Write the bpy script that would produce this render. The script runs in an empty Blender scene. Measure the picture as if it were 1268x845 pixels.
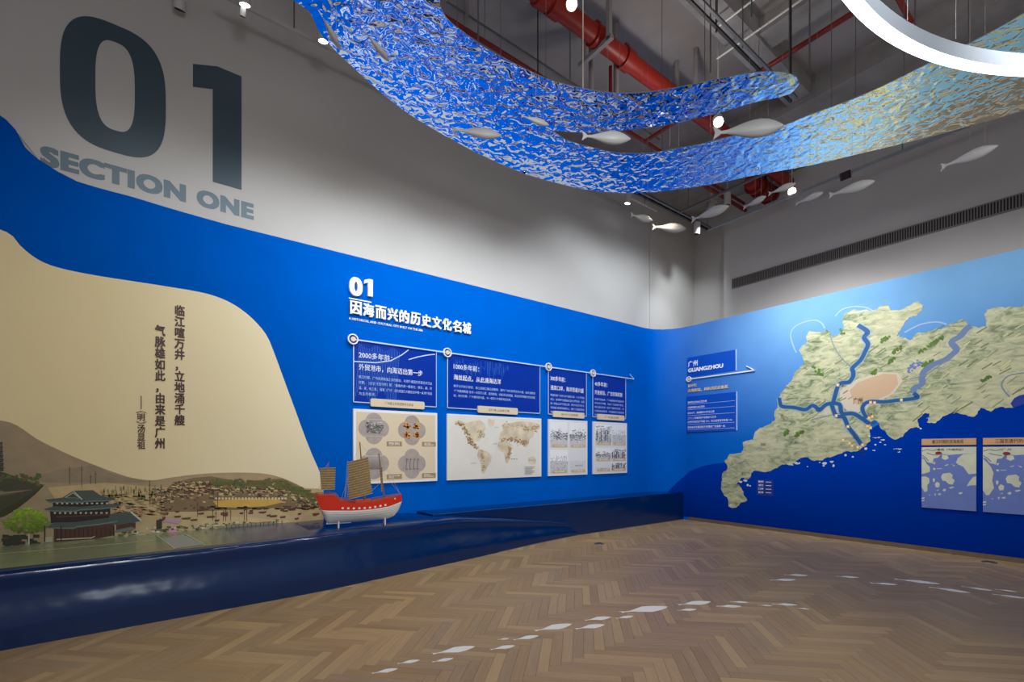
import bpy, bmesh, math, random
from mathutils import Vector, Matrix
from mathutils.geometry import tessellate_polygon
random.seed(7)
S = bpy.context.scene
COL = S.collection
PI = math.pi

# ------------------------------------------------------------------ camera, world, lights, exposure
FOC, CX, YH, HC = 585.0, 634.0, 558.5, 1.4       # focal length / principal point in px of a 1268x845 frame, eye height
RX, RY = 0.7993, -0.6002                         # camera right in the room's axes
FX, FY = 0.6010, 0.7998                          # camera forward
cam = bpy.data.objects.new('camera', bpy.data.cameras.new('camera'))
COL.objects.link(cam)
cam.location = (0, 0, HC)
cam.rotation_euler = (PI/2, 0, math.atan2(-FX, FY))
cam.data.sensor_width = 36
cam.data.lens = 36*FOC/1268
cam.data.shift_y = (YH-422.5)/1268
cam.data.clip_start = 0.02
S.camera = cam
S.view_settings.view_transform = 'Standard'
S.view_settings.look = 'None'
S.view_settings.exposure = -0.28
S.view_settings.gamma = 1
S.view_settings.use_curve_mapping = False
S.cycles.use_denoising = True
S.cycles.max_bounces = 6
w = bpy.data.worlds.new('world'); S.world = w; w.use_nodes = True
w.node_tree.nodes['Background'].inputs[0].default_value = (0.96, 0.95, 1.0, 1)
w.node_tree.nodes['Background'].inputs[1].default_value = 0.34

def area(name, loc, to, sx, sy, power, col=(1, 1, 1)):
    l = bpy.data.lights.new(name, 'AREA'); l.shape = 'RECTANGLE'; l.size = sx; l.size_y = sy; l.energy = power; l.color = col
    o = bpy.data.objects.new(name, l); COL.objects.link(o); o.location = loc
    o.rotation_euler = (Vector(to)-Vector(loc)).to_track_quat('-Z', 'Y').to_euler(); return o
def spot(name, loc, to, power, ang=60, blend=1.0, r=0.05, col=(1, 1, 1)):
    l = bpy.data.lights.new(name, 'SPOT'); l.energy = power; l.spot_size = math.radians(ang); l.spot_blend = blend
    l.shadow_soft_size = r; l.color = col
    o = bpy.data.objects.new(name, l); COL.objects.link(o); o.location = loc
    o.rotation_euler = (Vector(to)-Vector(loc)).to_track_quat('-Z', 'Y').to_euler(); return o
COOL = (0.86, 0.94, 1.0); WARM = (1.0, 0.86, 0.66)
# added fill lights for the walls, out of view, no real fixtures
area('front_fill_area', (0.3, -3.0, 4.6), (2.4, 5.0, 1.0), 2.2, 1.6, 90, COOL)
spot('front_fill_spot', (-0.6, -0.6, 4.7), (1.1, 6.1, 1.5), 500, 66, 1.0, 0.4, (1.0, 0.95, 0.86))
spot('front_fill_spot', (2.2, -0.6, 4.7), (3.8, 6.1, 1.7), 520, 66, 1.0, 0.4, (0.95, 0.97, 1.0))
spot('front_fill_spot', (3.6, -0.8, 4.4), (6.8, 6.1, 1.8), 480, 46, 1.0, 0.4, (0.95, 0.97, 1.0))
spot('front_fill_spot', (2.4, -1.2, 4.3), (8.6, 2.6, 1.7), 620, 60, 1.0, 0.4, (0.97, 0.98, 1.0))
# added wall-wash spots with no fixtures, standing in for track lamps
for x, p in ((0.0, 40), (1.2, 110), (2.4, 165), (3.6, 150), (4.8, 125), (6.0, 150), (7.1, 130), (7.9, 90)):
    spot('wall_wash_fill', (x, 4.3, 4.86 if x < 5 else 5.7), (x+0.1, 6.1, 3.0 if x < 5 else 3.4), p, 100, 1.0, 0.12, COOL)
for y, p in ((4.3, 130), (3.3, 330), (1.7, 150), (0.2, 80)):
    spot('wall_wash_fill', (6.6, y, 4.8), (8.6, y, 2.9), p, 90, 1.0, 0.12, (0.95, 0.98, 1.0))
spot('wall_wash_fill', (7.4, 4.6, 5.7), (8.7, 6.1, 3.6), 150, 44, 1.0, 0.04, COOL)
spot('wall_wash_fill', (7.2, 2.9, 5.6), (8.6, 2.95, 3.6), 170, 62, 1.0, 0.05, (0.95, 0.98, 1.0))
spot('wall_wash_fill', (8.4, 4.9, 5.85), (9.2, 6.09, 4.3), 110, 70, 1.0, 0.04, COOL)
for x_, y_ in ((2.2, 2.6), (5.2, 3.4), (6.2, 0.6)): spot('ceiling_fill', (x_, y_, 5.2), (x_, y_, 6.9), 46, 165, 1.0, 0.1, (1.0, 0.95, 0.92))  # added upward fill that brightens the ceiling; no lamp hangs here
spot('floor_fill', (5.2, 3.6, 4.8), (6.3, 4.9, 0), 160, 60, 1.0, 0.1, WARM)  # added warm fill to brighten the floor, without a fixture
spot('floor_fill', (3.0, 2.2, 4.8), (2.4, 2.8, 0), 320, 95, 1.0, 0.1, WARM)

# ------------------------------------------------------------------ geometry of the view (authoring helpers)
def proj_px(x, y):
    return CX + FOC*(x*RX+y*RY)/(x*FX+y*FY)
def at_z(px, py, z):
    Z = (z-HC)*FOC/(YH-py); X = (px-CX)/FOC*Z
    return (RX*X+FX*Z, RY*X+FY*Z, z)
def dirpx(px):
    r = (px-CX)/FOC
    return (RX*r+FX, RY*r+FY)
def at_y(px, py, y):
    dx, dy = dirpx(px); Z = y/dy
    return (dx*Z, y, HC+(YH-py)*Z/FOC)
def at_x(px, py, x):
    dx, dy = dirpx(px); Z = x/dx
    return (x, dy*Z, HC+(YH-py)*Z/FOC)

# the mural wall in plan: straight left wall y=YW, rounded corner, straight right wall x=XW; s = arc length
YW, XW, RC, S0, RB = 6.10, 8.60, 0.6, -1.0, 1.5
SC = XW-RC; SR = SC+RC*PI/2
ZT = 3.917
def Wxy(s, d=0.0):
    """point d in front of the wall at arc length s"""
    if s < S0:
        a = min((S0-s)/RB, 0.6); ex = (S0-s)-a*RB
        cx, cy = S0, YW-RB
        x = cx-RB*math.sin(a)-ex*math.cos(a); y = cy+RB*math.cos(a)-ex*math.sin(a)
        nx, ny = math.sin(a), -math.cos(a)
    elif s <= SC: x, y, nx, ny = s, YW, 0, -1
    elif s <= SR:
        a = (s-SC)/RC; x = SC+RC*math.sin(a); y = YW-RC+RC*math.cos(a); nx, ny = -math.sin(a), -math.cos(a)
    else: x, y, nx, ny = XW, YW-RC-(s-SR), -1, 0
    return x+nx*d, y+ny*d
def W(s, z, d=0.0):
    x, y = Wxy(s, d); return Vector((x, y, z))
def wp(px, py):
    """(s, z) on the mural wall seen at a pixel"""
    lo, hi = -2.6, SR+7.5
    for _ in range(40):
        m = (lo+hi)/2
        x, y = Wxy(m)
        if x*FX+y*FY > 0.05 and proj_px(x, y) > px: hi = m
        elif x*FX+y*FY <= 0.05: hi = m if m > 3 else hi; lo = lo if m > 3 else m
        else: lo = m
    x, y = Wxy(lo); Z = x*FX+y*FY
    return lo, HC+(YH-py)*Z/FOC
def wz(px, py): return wp(px, py)[1]
def ws(px): return wp(px, 500)[0]

# ------------------------------------------------------------------ materials
def lin(c):
    c = c/255.0
    return c/12.92 if c <= 0.04045 else ((c+0.055)/1.055)**2.4
def rgb(r, g, b): return (lin(r), lin(g), lin(b), 1.0)
MATS = {}
def mat(name, c, rough=0.5, metal=0.0, noise=None, bump=None, emit=None, attr=False, coat=0.0, spec=None):
    if name in MATS: return MATS[name]
    m = bpy.data.materials.new(name); m.use_nodes = True
    nt = m.node_tree; b = nt.nodes['Principled BSDF']
    b.inputs['Roughness'].default_value = rough; b.inputs['Metallic'].default_value = metal
    b.inputs['Coat Weight'].default_value = coat; b.inputs['Coat Roughness'].default_value = 0.05
    if spec is not None: b.inputs['Specular IOR Level'].default_value = spec
    col = rgb(*c) if c else (1, 1, 1, 1)
    b.inputs['Base Color'].default_value = col
    src = None
    if attr:
        a = nt.nodes.new('ShaderNodeAttribute'); a.attribute_name = 'Col'; src = a.outputs['Color']
    if noise:
        sc, amt = noise[0], noise[1]
        tc = nt.nodes.new('ShaderNodeTexCoord'); mp = nt.nodes.new('ShaderNodeMapping')
        if len(noise) > 2: mp.inputs['Scale'].default_value = noise[2]
        nt.links.new(tc.outputs['Object'], mp.inputs[0])
        n = nt.nodes.new('ShaderNodeTexNoise'); n.inputs['Scale'].default_value = sc; n.inputs['Detail'].default_value = 5
        nt.links.new(mp.outputs[0], n.inputs['Vector'])
        mr = nt.nodes.new('ShaderNodeMapRange'); mr.inputs['From Min'].default_value = 0.3; mr.inputs['From Max'].default_value = 0.7
        mr.inputs['To Min'].default_value = 1-amt; mr.inputs['To Max'].default_value = 1+amt*0.6
        nt.links.new(n.outputs['Fac'], mr.inputs[0])
        mx = nt.nodes.new('ShaderNodeVectorMath'); mx.operation = 'SCALE'
        if src: nt.links.new(src, mx.inputs[0])
        else: mx.inputs[0].default_value = col[:3]
        nt.links.new(mr.outputs[0], mx.inputs['Scale']); src = mx.outputs[0]
    if src: nt.links.new(src, b.inputs['Base Color'])
    if bump:
        tc = nt.nodes.new('ShaderNodeTexCoord')
        n = nt.nodes.new('ShaderNodeTexNoise'); n.inputs['Scale'].default_value = bump[0]; n.inputs['Detail'].default_value = bump[3] if len(bump) > 3 else 3
        nt.links.new(tc.outputs['Object'], n.inputs['Vector'])
        bp = nt.nodes.new('ShaderNodeBump'); bp.inputs['Strength'].default_value = bump[1]; bp.inputs['Distance'].default_value = bump[2]
        nt.links.new(n.outputs['Fac'], bp.inputs['Height']); nt.links.new(bp.outputs[0], b.inputs['Normal'])
    if emit:
        b.inputs['Emission Color'].default_value = (emit[0], emit[1], emit[2], 1); b.inputs['Emission Strength'].default_value = emit[3]
    MATS[name] = m; return m

M_wall = mat('wall_paint', (196, 192, 188), 0.75, noise=(1.2, 0.03), bump=(60, 0.1, 0.002))
M_print = mat('mural_print', None, 0.42, attr=True, noise=(2.5, 0.05), spec=0.0)
M_cream_print = mat('cream_print', None, 0.5, attr=True, noise=(1.5, 0.02), spec=0.2)
M_flat = mat('flat_print', None, 0.5, attr=True)
M_tex = mat('terrain_print', None, 0.5, attr=True, noise=(5, 0.45, (1, 1.6, 1.6)))
M_sand = mat('engraving_print', None, 0.5, attr=True, noise=(9, 0.12))
M_slate = mat('slate_vinyl', (60, 78, 90), 0.45)
M_slate2 = mat('grey_blue_vinyl', (104, 122, 134), 0.55)
M_white = mat('white_lettering', (238, 240, 245), 0.4)
M_whitepaint = mat('white_paint', (225, 222, 214), 0.45)
M_gloss = mat('glossy_navy', (0, 38, 88), 0.17, bump=(2.6, 0.6, 0.03, 2))
M_concrete = mat('concrete', (150, 144, 142), 0.9, noise=(1.6, 0.16), bump=(25, 0.2, 0.01))
M_beam = mat('beam_concrete', (148, 143, 140), 0.9, noise=(3.0, 0.22), bump=(20, 0.25, 0.01))
M_red = mat('red_pipe', (150, 32, 14), 0.45, noise=(6, 0.1))
M_redd = mat('dark_red_pipe', (118, 22, 16), 0.5)
M_steel = mat('galvanised_steel', (120, 120, 122), 0.45, 0.6)
M_black = mat('black_metal', (24, 24, 26), 0.5)
M_darkgrey = mat('vent_dark', (48, 47, 46), 0.7)
M_slat = mat('vent_slat', (130, 126, 122), 0.6)
M_led = mat('led_face', (255, 255, 255), 0.5, emit=(0.86, 0.95, 1.0, 5.0))
M_lampw = mat('lamp_face_warm', (255, 240, 220), 0.5, emit=(1, 0.86, 0.62, 22.0))
M_lampc = mat('lamp_face_cool', (255, 255, 255), 0.5, emit=(0.95, 0.97, 1.0, 9.0))
M_alu = mat('aluminium', (170, 178, 186), 0.35, 0.4)
M_board = mat('board_blue', (0, 50, 160), 0.35, noise=(3, 0.10), spec=0.2)
M_frame = mat('frame_pale_blue', (190, 212, 244), 0.4)
M_cream = mat('cream_plate', (226, 208, 180), 0.45)
M_ink = mat('dark_ink', (52, 44, 40), 0.5)
M_brown = mat('brown_lettering', (62, 22, 14), 0.5)
M_tan = mat('tan_strip', (206, 160, 112), 0.5)
M_base = mat('skirting_wood', (112, 92, 66), 0.5, noise=(6, 0.15))
M_fish = mat('fish_white', (196, 196, 194), 0.45)
M_stick = mat('sticker_white', (250, 252, 255), 0.6)

# hammered mirror steel of the water ribbon
def ribbon_mat():
    m = bpy.data.materials.new('rippled_mirror_steel'); m.use_nodes = True; nt = m.node_tree; b = nt.nodes['Principled BSDF']
    b.inputs['Metallic'].default_value = 1; b.inputs['Roughness'].default_value = 0.04
    tc = nt.nodes.new('ShaderNodeTexCoord')
    b.inputs['Base Color'].default_value = (0.66, 0.71, 0.80, 1)
    n = nt.nodes.new('ShaderNodeTexNoise'); n.inputs['Scale'].default_value = 9.5; n.inputs['Detail'].default_value = 1.0; n.inputs['Distortion'].default_value = 0.5
    mp = nt.nodes.new('ShaderNodeMapping'); mp.inputs['Scale'].default_value = (1, 1, 1)
    nt.links.new(tc.outputs['Object'], mp.inputs[0]); nt.links.new(mp.outputs[0], n.inputs['Vector'])
    bp = nt.nodes.new('ShaderNodeBump'); bp.inputs['Strength'].default_value = 1.0; bp.inputs['Distance'].default_value = 0.024
    # champagne tint paints tan reflections into bluish steel; hammered deeper at the blue end
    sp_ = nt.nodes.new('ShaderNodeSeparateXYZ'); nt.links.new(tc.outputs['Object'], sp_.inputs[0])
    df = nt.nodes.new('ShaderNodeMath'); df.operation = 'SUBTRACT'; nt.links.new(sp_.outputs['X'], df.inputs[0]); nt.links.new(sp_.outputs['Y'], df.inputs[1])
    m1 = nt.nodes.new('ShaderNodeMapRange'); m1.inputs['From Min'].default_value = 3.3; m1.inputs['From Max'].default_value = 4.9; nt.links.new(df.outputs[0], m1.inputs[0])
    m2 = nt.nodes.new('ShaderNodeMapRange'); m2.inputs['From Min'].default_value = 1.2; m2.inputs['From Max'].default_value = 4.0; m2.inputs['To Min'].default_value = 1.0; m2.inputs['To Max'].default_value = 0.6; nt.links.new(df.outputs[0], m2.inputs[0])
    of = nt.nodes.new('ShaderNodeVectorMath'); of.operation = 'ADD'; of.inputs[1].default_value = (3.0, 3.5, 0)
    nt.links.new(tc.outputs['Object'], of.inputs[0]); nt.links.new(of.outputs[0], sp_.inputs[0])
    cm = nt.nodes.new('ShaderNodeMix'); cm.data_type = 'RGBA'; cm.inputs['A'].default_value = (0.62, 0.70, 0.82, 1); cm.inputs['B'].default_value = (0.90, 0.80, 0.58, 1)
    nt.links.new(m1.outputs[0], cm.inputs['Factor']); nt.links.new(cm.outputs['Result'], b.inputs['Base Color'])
    hm = nt.nodes.new('ShaderNodeMath'); hm.operation = 'MULTIPLY'; nt.links.new(n.outputs['Fac'], hm.inputs[0]); nt.links.new(m2.outputs[0], hm.inputs[1])
    nt.links.new(hm.outputs[0], bp.inputs['Height']); nt.links.new(bp.outputs[0], b.inputs['Normal'])
    return m
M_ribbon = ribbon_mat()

def plank_mat():
    m = bpy.data.materials.new('oak_plank'); m.use_nodes = True; nt = m.node_tree; b = nt.nodes['Principled BSDF']
    uv = nt.nodes.new('ShaderNodeUVMap'); uv.uv_map = 'UVMap'
    oi = nt.nodes.new('ShaderNodeObjectInfo'); at = nt.nodes.new('ShaderNodeAttribute'); at.attribute_name = 'rnd'
    ad = nt.nodes.new('ShaderNodeMath'); ad.operation = 'ADD'; nt.links.new(oi.outputs['Random'], ad.inputs[0]); nt.links.new(at.outputs['Fac'], ad.inputs[1])
    fr = nt.nodes.new('ShaderNodeMath'); fr.operation = 'FRACT'; nt.links.new(ad.outputs[0], fr.inputs[0])
    mu = nt.nodes.new('ShaderNodeMath'); mu.operation = 'MULTIPLY'; mu.inputs[1].default_value = 57; nt.links.new(fr.outputs[0], mu.inputs[0])
    va = nt.nodes.new('ShaderNodeVectorMath'); va.operation = 'ADD'; nt.links.new(uv.outputs[0], va.inputs[0]); nt.links.new(mu.outputs[0], va.inputs[1])
    mp = nt.nodes.new('ShaderNodeMapping'); mp.inputs['Scale'].default_value = (3.0, 42, 1); nt.links.new(va.outputs[0], mp.inputs[0])
    n = nt.nodes.new('ShaderNodeTexNoise'); n.inputs['Scale'].default_value = 1.2; n.inputs['Detail'].default_value = 5; n.inputs['Distortion'].default_value = 0.5
    nt.links.new(mp.outputs[0], n.inputs['Vector'])
    cr = nt.nodes.new('ShaderNodeValToRGB'); e = cr.color_ramp.elements
    e[0].position = 0.0; e[0].color = rgb(162, 134, 96); e[1].position = 1.0; e[1].color = rgb(194, 164, 118)
    k = cr.color_ramp.elements.new(0.35); k.color = rgb(176, 146, 104)
    k = cr.color_ramp.elements.new(0.6); k.color = rgb(168, 142, 108)
    nt.links.new(fr.outputs[0], cr.inputs[0])
    mr = nt.nodes.new('ShaderNodeMapRange'); mr.inputs['From Min'].default_value = 0.25; mr.inputs['From Max'].default_value = 0.75
    mr.inputs['To Min'].default_value = 0.88; mr.inputs['To Max'].default_value = 1.08; nt.links.new(n.outputs['Fac'], mr.inputs[0])
    sc = nt.nodes.new('ShaderNodeVectorMath'); sc.operation = 'SCALE'; nt.links.new(cr.outputs[0], sc.inputs[0]); nt.links.new(mr.outputs[0], sc.inputs['Scale'])
    nt.links.new(sc.outputs[0], b.inputs['Base Color'])
    b.inputs['Roughness'].default_value = 0.36; b.inputs['Specular IOR Level'].default_value = 0.4
    return m
M_plank = plank_mat()

# ------------------------------------------------------------------ mesh builder
class MB:
    def __init__(s): s.v = []; s.f = []; s.c = []; s.mi = []
    def add(s, vs, fs, c=None, mi=0):
        o = len(s.v); s.v += [tuple(v) for v in vs]
        for f in fs: s.f.append([o+i for i in f]); s.c.append(c); s.mi.append(mi)
        return s
    def box(s, a, b, c=None, mi=0, M=None):
        x0, y0, z0 = a; x1, y1, z1 = b
        vs = [Vector(p) for p in ((x0,y0,z0),(x1,y0,z0),(x1,y1,z0),(x0,y1,z0),(x0,y0,z1),(x1,y0,z1),(x1,y1,z1),(x0,y1,z1))]
        if M: vs = [M @ v for v in vs]
        return s.add(vs, [(0,3,2,1),(4,5,6,7),(0,1,5,4),(1,2,6,5),(2,3,7,6),(3,0,4,7)], c, mi)
    def tube(s, p, q, r, r2=None, n=10, c=None, cap=True):
        p, q = Vector(p), Vector(q); r2 = r if r2 is None else r2
        d = (q-p).normalized(); a = d.orthogonal().normalized(); b = d.cross(a)
        vs = []
        for P, R in ((p, r), (q, r2)):
            for i in range(n):
                t = 2*PI*i/n; vs.append(P+a*(R*math.cos(t))+b*(R*math.sin(t)))
        fs = [(i, (i+1) % n, n+(i+1) % n, n+i) for i in range(n)]
        if cap: fs += [tuple(range(n-1, -1, -1)), tuple(range(n, 2*n))]
        return s.add(vs, fs, c)
    def bar(s, p, q, w_, h_, c=None):
        """rectangular bar from p to q, w_ wide sideways, h_ high"""
        p, q = Vector(p), Vector(q); d = (q-p).normalized()
        up = Vector((0, 0, 1)) if abs(d.z) < 0.9 else Vector((0, 1, 0))
        a = d.cross(up).normalized()*w_/2; b = a.cross(d).normalized()*h_/2
        vs = [p-a-b, p+a-b, p+a+b, p-a+b, q-a-b, q+a-b, q+a+b, q-a+b]
        return s.add(vs, [(0,3,2,1),(4,5,6,7),(0,1,5,4),(1,2,6,5),(2,3,7,6),(3,0,4,7)], c)
    def poly(s, pts, c=None, place=None, mi=0):
        """flat outline in 2D; place(u,v) -> 3D; triangulated"""
        tris = tessellate_polygon([[Vector((a, b, 0)) for a, b in pts]])
        ar = sum(pts[i][0]*pts[(i+1) % len(pts)][1]-pts[(i+1) % len(pts)][0]*pts[i][1] for i in range(len(pts)))
        vs = [place(a, b) for a, b in pts]
        fs = []
        for t in tris:
            A, B, Cc = (pts[i] for i in t)
            cr = (B[0]-A[0])*(Cc[1]-A[1])-(Cc[0]-A[0])*(B[1]-A[1])
            fs.append(tuple(t) if cr > 0 else (t[0], t[2], t[1]))
        return s.add(vs, fs, c, mi)
    def prism(s, pts, w0, w1, place3, c=None):
        """2D outline extruded; place3(u,v,w)"""
        n = len(pts)
        if sum(pts[i][0]*pts[(i+1) % n][1]-pts[(i+1) % n][0]*pts[i][1] for i in range(n)) < 0: pts = pts[::-1]
        tris = tessellate_polygon([[Vector((a, b, 0)) for a, b in pts]])
        vs = [place3(a, b, w0) for a, b in pts]+[place3(a, b, w1) for a, b in pts]
        fs = []
        for t in tris:
            A, B, Cc = (pts[i] for i in t)
            if (B[0]-A[0])*(Cc[1]-A[1])-(Cc[0]-A[0])*(B[1]-A[1]) < 0: t = (t[0], t[2], t[1])
            fs.append((t[2], t[1], t[0])); fs.append((t[0]+n, t[1]+n, t[2]+n))
        fs += [(i, (i+1) % n, (i+1) % n+n, i+n) for i in range(n)]
        return s.add(vs, fs, c)
    def build(s, name, ms, parent=None, smooth=False, kind=None):
        me = bpy.data.meshes.new(name); me.from_pydata(s.v, [], s.f)
        if not isinstance(ms, (list, tuple)): ms = [ms]
        for m in ms: me.materials.append(m)
        if any(c is not None for c in s.c):
            ca = me.color_attributes.new('Col', 'FLOAT_COLOR', 'CORNER')
            k = 0
            for p, c in zip(me.polygons, s.c):
                cc = c if c else (1, 1, 1, 1)
                for j in range(p.loop_total):
                    ca.data[k].color = cc[j] if isinstance(cc[0], (tuple, list)) else cc
                    k += 1
        if len(ms) > 1:
            for p, i in zip(me.polygons, s.mi): p.material_index = i
        if smooth: me.polygons.foreach_set('use_smooth', [True]*len(me.polygons))
        me.update()
        o = bpy.data.objects.new(name, me); COL.objects.link(o)
        if parent: o.parent = parent
        if kind: o['kind'] = kind
        return o
def auto_smooth(o, deg=40):
    me = o.data; me.polygons.foreach_set('use_smooth', [True]*len(me.polygons))
    bm = bmesh.new(); bm.from_mesh(me)
    for e in bm.edges:
        if len(e.link_faces) == 2 and e.calc_face_angle(0) > math.radians(deg): e.smooth = False
    bm.to_mesh(me); bm.free(); return o
def tag(o, label=None, cat=None, group=None, kind=None):
    if label: o['label'] = label
    if cat: o['category'] = cat
    if group: o['group'] = group
    if kind: o['kind'] = kind
    return o
def empty(name, loc=(0, 0, 0), M=None):
    o = bpy.data.objects.new(name, None); COL.objects.link(o); o.empty_display_size = 0.1
    if M: o.matrix_world = M
    else: o.location = loc
    return o
def local(o):
    """inverse placing: world geometry -> child of an unrotated Empty"""
    l = Vector(o.location)
    return l
def child_world(mb, name, m, root, **k):
    """a part whose vertices were given in world space, put under root (root has translation only)"""
    l = Vector(root.location); mb.v = [tuple(Vector(v)-l) for v in mb.v]
    return mb.build(name, m, root, **k)

# ------------------------------------------------------------------ lettering
def text_mesh(body, off=0.0, ext=0.0, res=2, align='LEFT', line=1.0, shear=0.0, space=1.0):
    cjk = any(ord(c) > 0x2000 for c in body)
    bold = off if off >= 0.02 and (cjk or off > 0.03) else 0
    if cjk: off = 0
    elif bold: off = 0.025
    me = text_mesh1(body, off, ext, res, align, line, shear, space)
    if bold:
        vs = [tuple(v.co) for v in me.vertices]; fs = [tuple(p.vertices) for p in me.polygons]; V, F_ = [], []
        for k, (dx, dy) in enumerate(((0, 0), (1, .6), (-1, -.6), (1, -.6), (-1, .6))):
            o_ = len(V); V += [(x+dx*bold*.55, y+dy*bold*.55, z+(0.004*k if ext else 0.00006*k)) for x, y, z in vs]; F_ += [tuple(o_+i for i in f) for f in fs]
        me = bpy.data.meshes.new('t'); me.from_pydata(V, [], F_)
    return me
def text_mesh1(body, off=0.0, ext=0.0, res=2, align='LEFT', line=1.0, shear=0.0, space=1.0):
    cu = bpy.data.curves.new('t', 'FONT'); cu.body = body; cu.resolution_u = res; cu.offset = off; cu.extrude = ext
    cu.align_x = align; cu.space_line = line; cu.shear = shear; cu.space_character = space; cu.fill_mode = 'FRONT' if ext == 0 else 'BOTH'
    ob = bpy.data.objects.new('t', cu); COL.objects.link(ob)
    dg = bpy.context.evaluated_depsgraph_get(); dg.update()
    me = bpy.data.meshes.new_from_object(ob.evaluated_get(dg))
    bpy.data.objects.remove(ob); bpy.data.curves.remove(cu)
    return me
def text(body, u0, v0, u1, v1, wz_, m, parent, name='lettering', off=0.01, depth=0.0, res=2, align='LEFT', line=1.0, keep=False, shear=0.0, M=None, space=1.0):
    """lettering fitted to the rectangle (u0,v0)-(u1,v1) of parent's local u,v plane, standing at height wz_ along w"""
    me = text_mesh(body, off, 0.5 if depth else 0.0, res, align, line, shear, space)
    xs = [v.co.x for v in me.vertices]; ys = [v.co.y for v in me.vertices]
    if not xs: return None
    x0, x1, y0, y1 = min(xs), max(xs), min(ys), max(ys)
    sx = (u1-u0)/(x1-x0); sy = (v1-v0)/(y1-y0)
    if keep: sx = sy = min(sx, sy)
    for v in me.vertices:
        x, y, z = v.co
        v.co = (u0+(x-x0)*sx, v1-(y1-y)*sy, wz_+((z+0.5)*depth if depth else z))
    me.materials.clear(); me.materials.append(m)
    me.name = name
    o = bpy.data.objects.new(name, me); COL.objects.link(o)
    if parent: o.parent = parent
    return o

def wall_frame(s, z):
    """matrix with x along the wall, y up, z out of the wall"""
    x, y = Wxy(s); x2, y2 = Wxy(s+0.01); T = Vector((x2-x, y2-y, 0)).normalized(); U = Vector((0, 0, 1)); N = T.cross(U)
    return Matrix(((T.x, U.x, N.x, x), (T.y, U.y, N.y, y), (T.z, U.z, N.z, z), (0, 0, 0, 1)))
class Panel:
    """a thing hung on the wall; u, v measured from its lower corner"""
    def __init__(s, name, px, pz, label, cat, group=None):
        s.s0 = ws(px); s.z0 = pz
        s.o = empty(name, M=wall_frame(s.s0, pz)); tag(s.o, label, cat, group)
    def uv(s, px, py):
        a, b = wp(px, py); return a-s.s0, b-s.z0
    def plate(s, name, u0, v0, u1, v1, w0, w1, m, parent=None, c=None, r=0.0):
        mb = MB()
        if r:
            pts = []
            for cx, cy, a0 in ((u1-r, v1-r, 0), (u0+r, v1-r, 90), (u0+r, v0+r, 180), (u1-r, v0+r, 270)):
                for k in range(4):
                    t = math.radians(a0+30*k); pts.append((cx+r*math.cos(t), cy+r*math.sin(t)))
            mb.prism(pts, w0, w1, lambda a, b, c_: (a, b, c_), c)
        else: mb.box((u0, v0, w0), (u1, v1, w1), c)
        return mb.build(name, m, parent or s.o)

# ================================================================== LARGE STRUCTURE
# ---- floor: dark bed + herringbone planks
bed = MB().box((-4.5, -4.5, -0.06), (9.6, 7.6, -0.0125)).build('floor', mat('floor_bed', (40, 30, 22), 0.9)); bed['kind'] = 'structure'
PL, PW, GAP = 0.525, 0.075, 0.0012
def plank_geo(mb, u0, v0, du, dv, to, uvs, u_off=0):
    b = 0.0012; zt, zm, zb = 0.0, -0.0009, -0.011
    a0, a1, c0, c1 = u0+GAP/2, u0+du-GAP/2, v0+GAP/2, v0+dv-GAP/2
    vs = [to(a0, c0, zb), to(a1, c0, zb), to(a1, c1, zb), to(a0, c1, zb), to(a0, c0, zm), to(a1, c0, zm), to(a1, c1, zm), to(a0, c1, zm),
          to(a0+b, c0+b, zt), to(a1-b, c0+b, zt), to(a1-b, c1-b, zt), to(a0+b, c1-b, zt)]
    fs = [(8, 9, 10, 11)]
    for i in range(4):
        j = (i+1) % 4; fs += [(i, j, j+4, i+4), (i+4, j+4, j+8, i+8)]
    mb.add(vs, fs)
q = math.sqrt(0.5)
def uv2w(u, v): return (q*(u+v)-3.0, q*(v-u)+0.03)        # zigzag bands run along x
cells = []
n = round(PL/PW)
for i in range(-140, 240):
    for j in range(-24, 24):
        for kind in (0, 1):
            if kind == 0: u, v, du, dv = i*PW+j*PL, i*PW-j*PL, PL, PW
            else: u, v, du, dv = i*PW+j*PL+PL, i*PW-j*PL+PW-PL, PW, PL
            cx, cy = uv2w(u+du/2, v+dv/2)
            if -3.6 < cx < 8.75 and -3.4 < cy < 5.72 and not (cx < 2 and cy > 5.25): cells.append((kind, u, v, du, dv, cx, cy))
def vis(cx, cy):
    Z = cx*FX+cy*FY
    if Z < 0.5: return 0
    px = CX+FOC*(cx*RX+cy*RY)/Z; py = YH+HC*FOC/Z
    if px < -15 or px > 1283 or py > 868: return 0
    base_y = 732+(px-400)*-0.2 if px < 850 else 643+(px-850)*0.13
    if py < base_y-6: return 0
    return 1/Z**3
cells.sort(key=lambda c: -vis(c[5], c[6]))
near = [c for c in cells[:300] if vis(c[5], c[6]) > 0]; far = cells[len(near):]
pm = MB(); plank_geo(pm, -PL/2, -PW/2, PL, PW, lambda a, b, c: (a, b, c), None)
proto = pm.build('floor_plank', M_plank, bed)
ul = proto.data.uv_layers.new(name='UVMap')
for lp in proto.data.loops: ul.data[lp.index].uv = proto.data.vertices[lp.vertex_index].co.xy
for k, (kind, u, v, du, dv, cx, cy) in enumerate(near):
    o = proto if k == 0 else proto.copy()
    if k: COL.objects.link(o); o.parent = bed
    o.location = (cx, cy, 0); o.rotation_euler = (0, 0, -PI/4 if kind == 0 else PI/4)
fm = MB(); rn = []; uvd = []
for kind, u, v, du, dv, cx, cy in far:
    plank_geo(fm, u, v, du, dv, lambda a, b, c: (*uv2w(a, b), c), None)
    r_ = random.random(); rn.append(r_)
    uvd.append((kind, u+du/2, v+dv/2))
fo = fm.build('floor_planks', M_plank, bed, kind='stuff')
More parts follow.
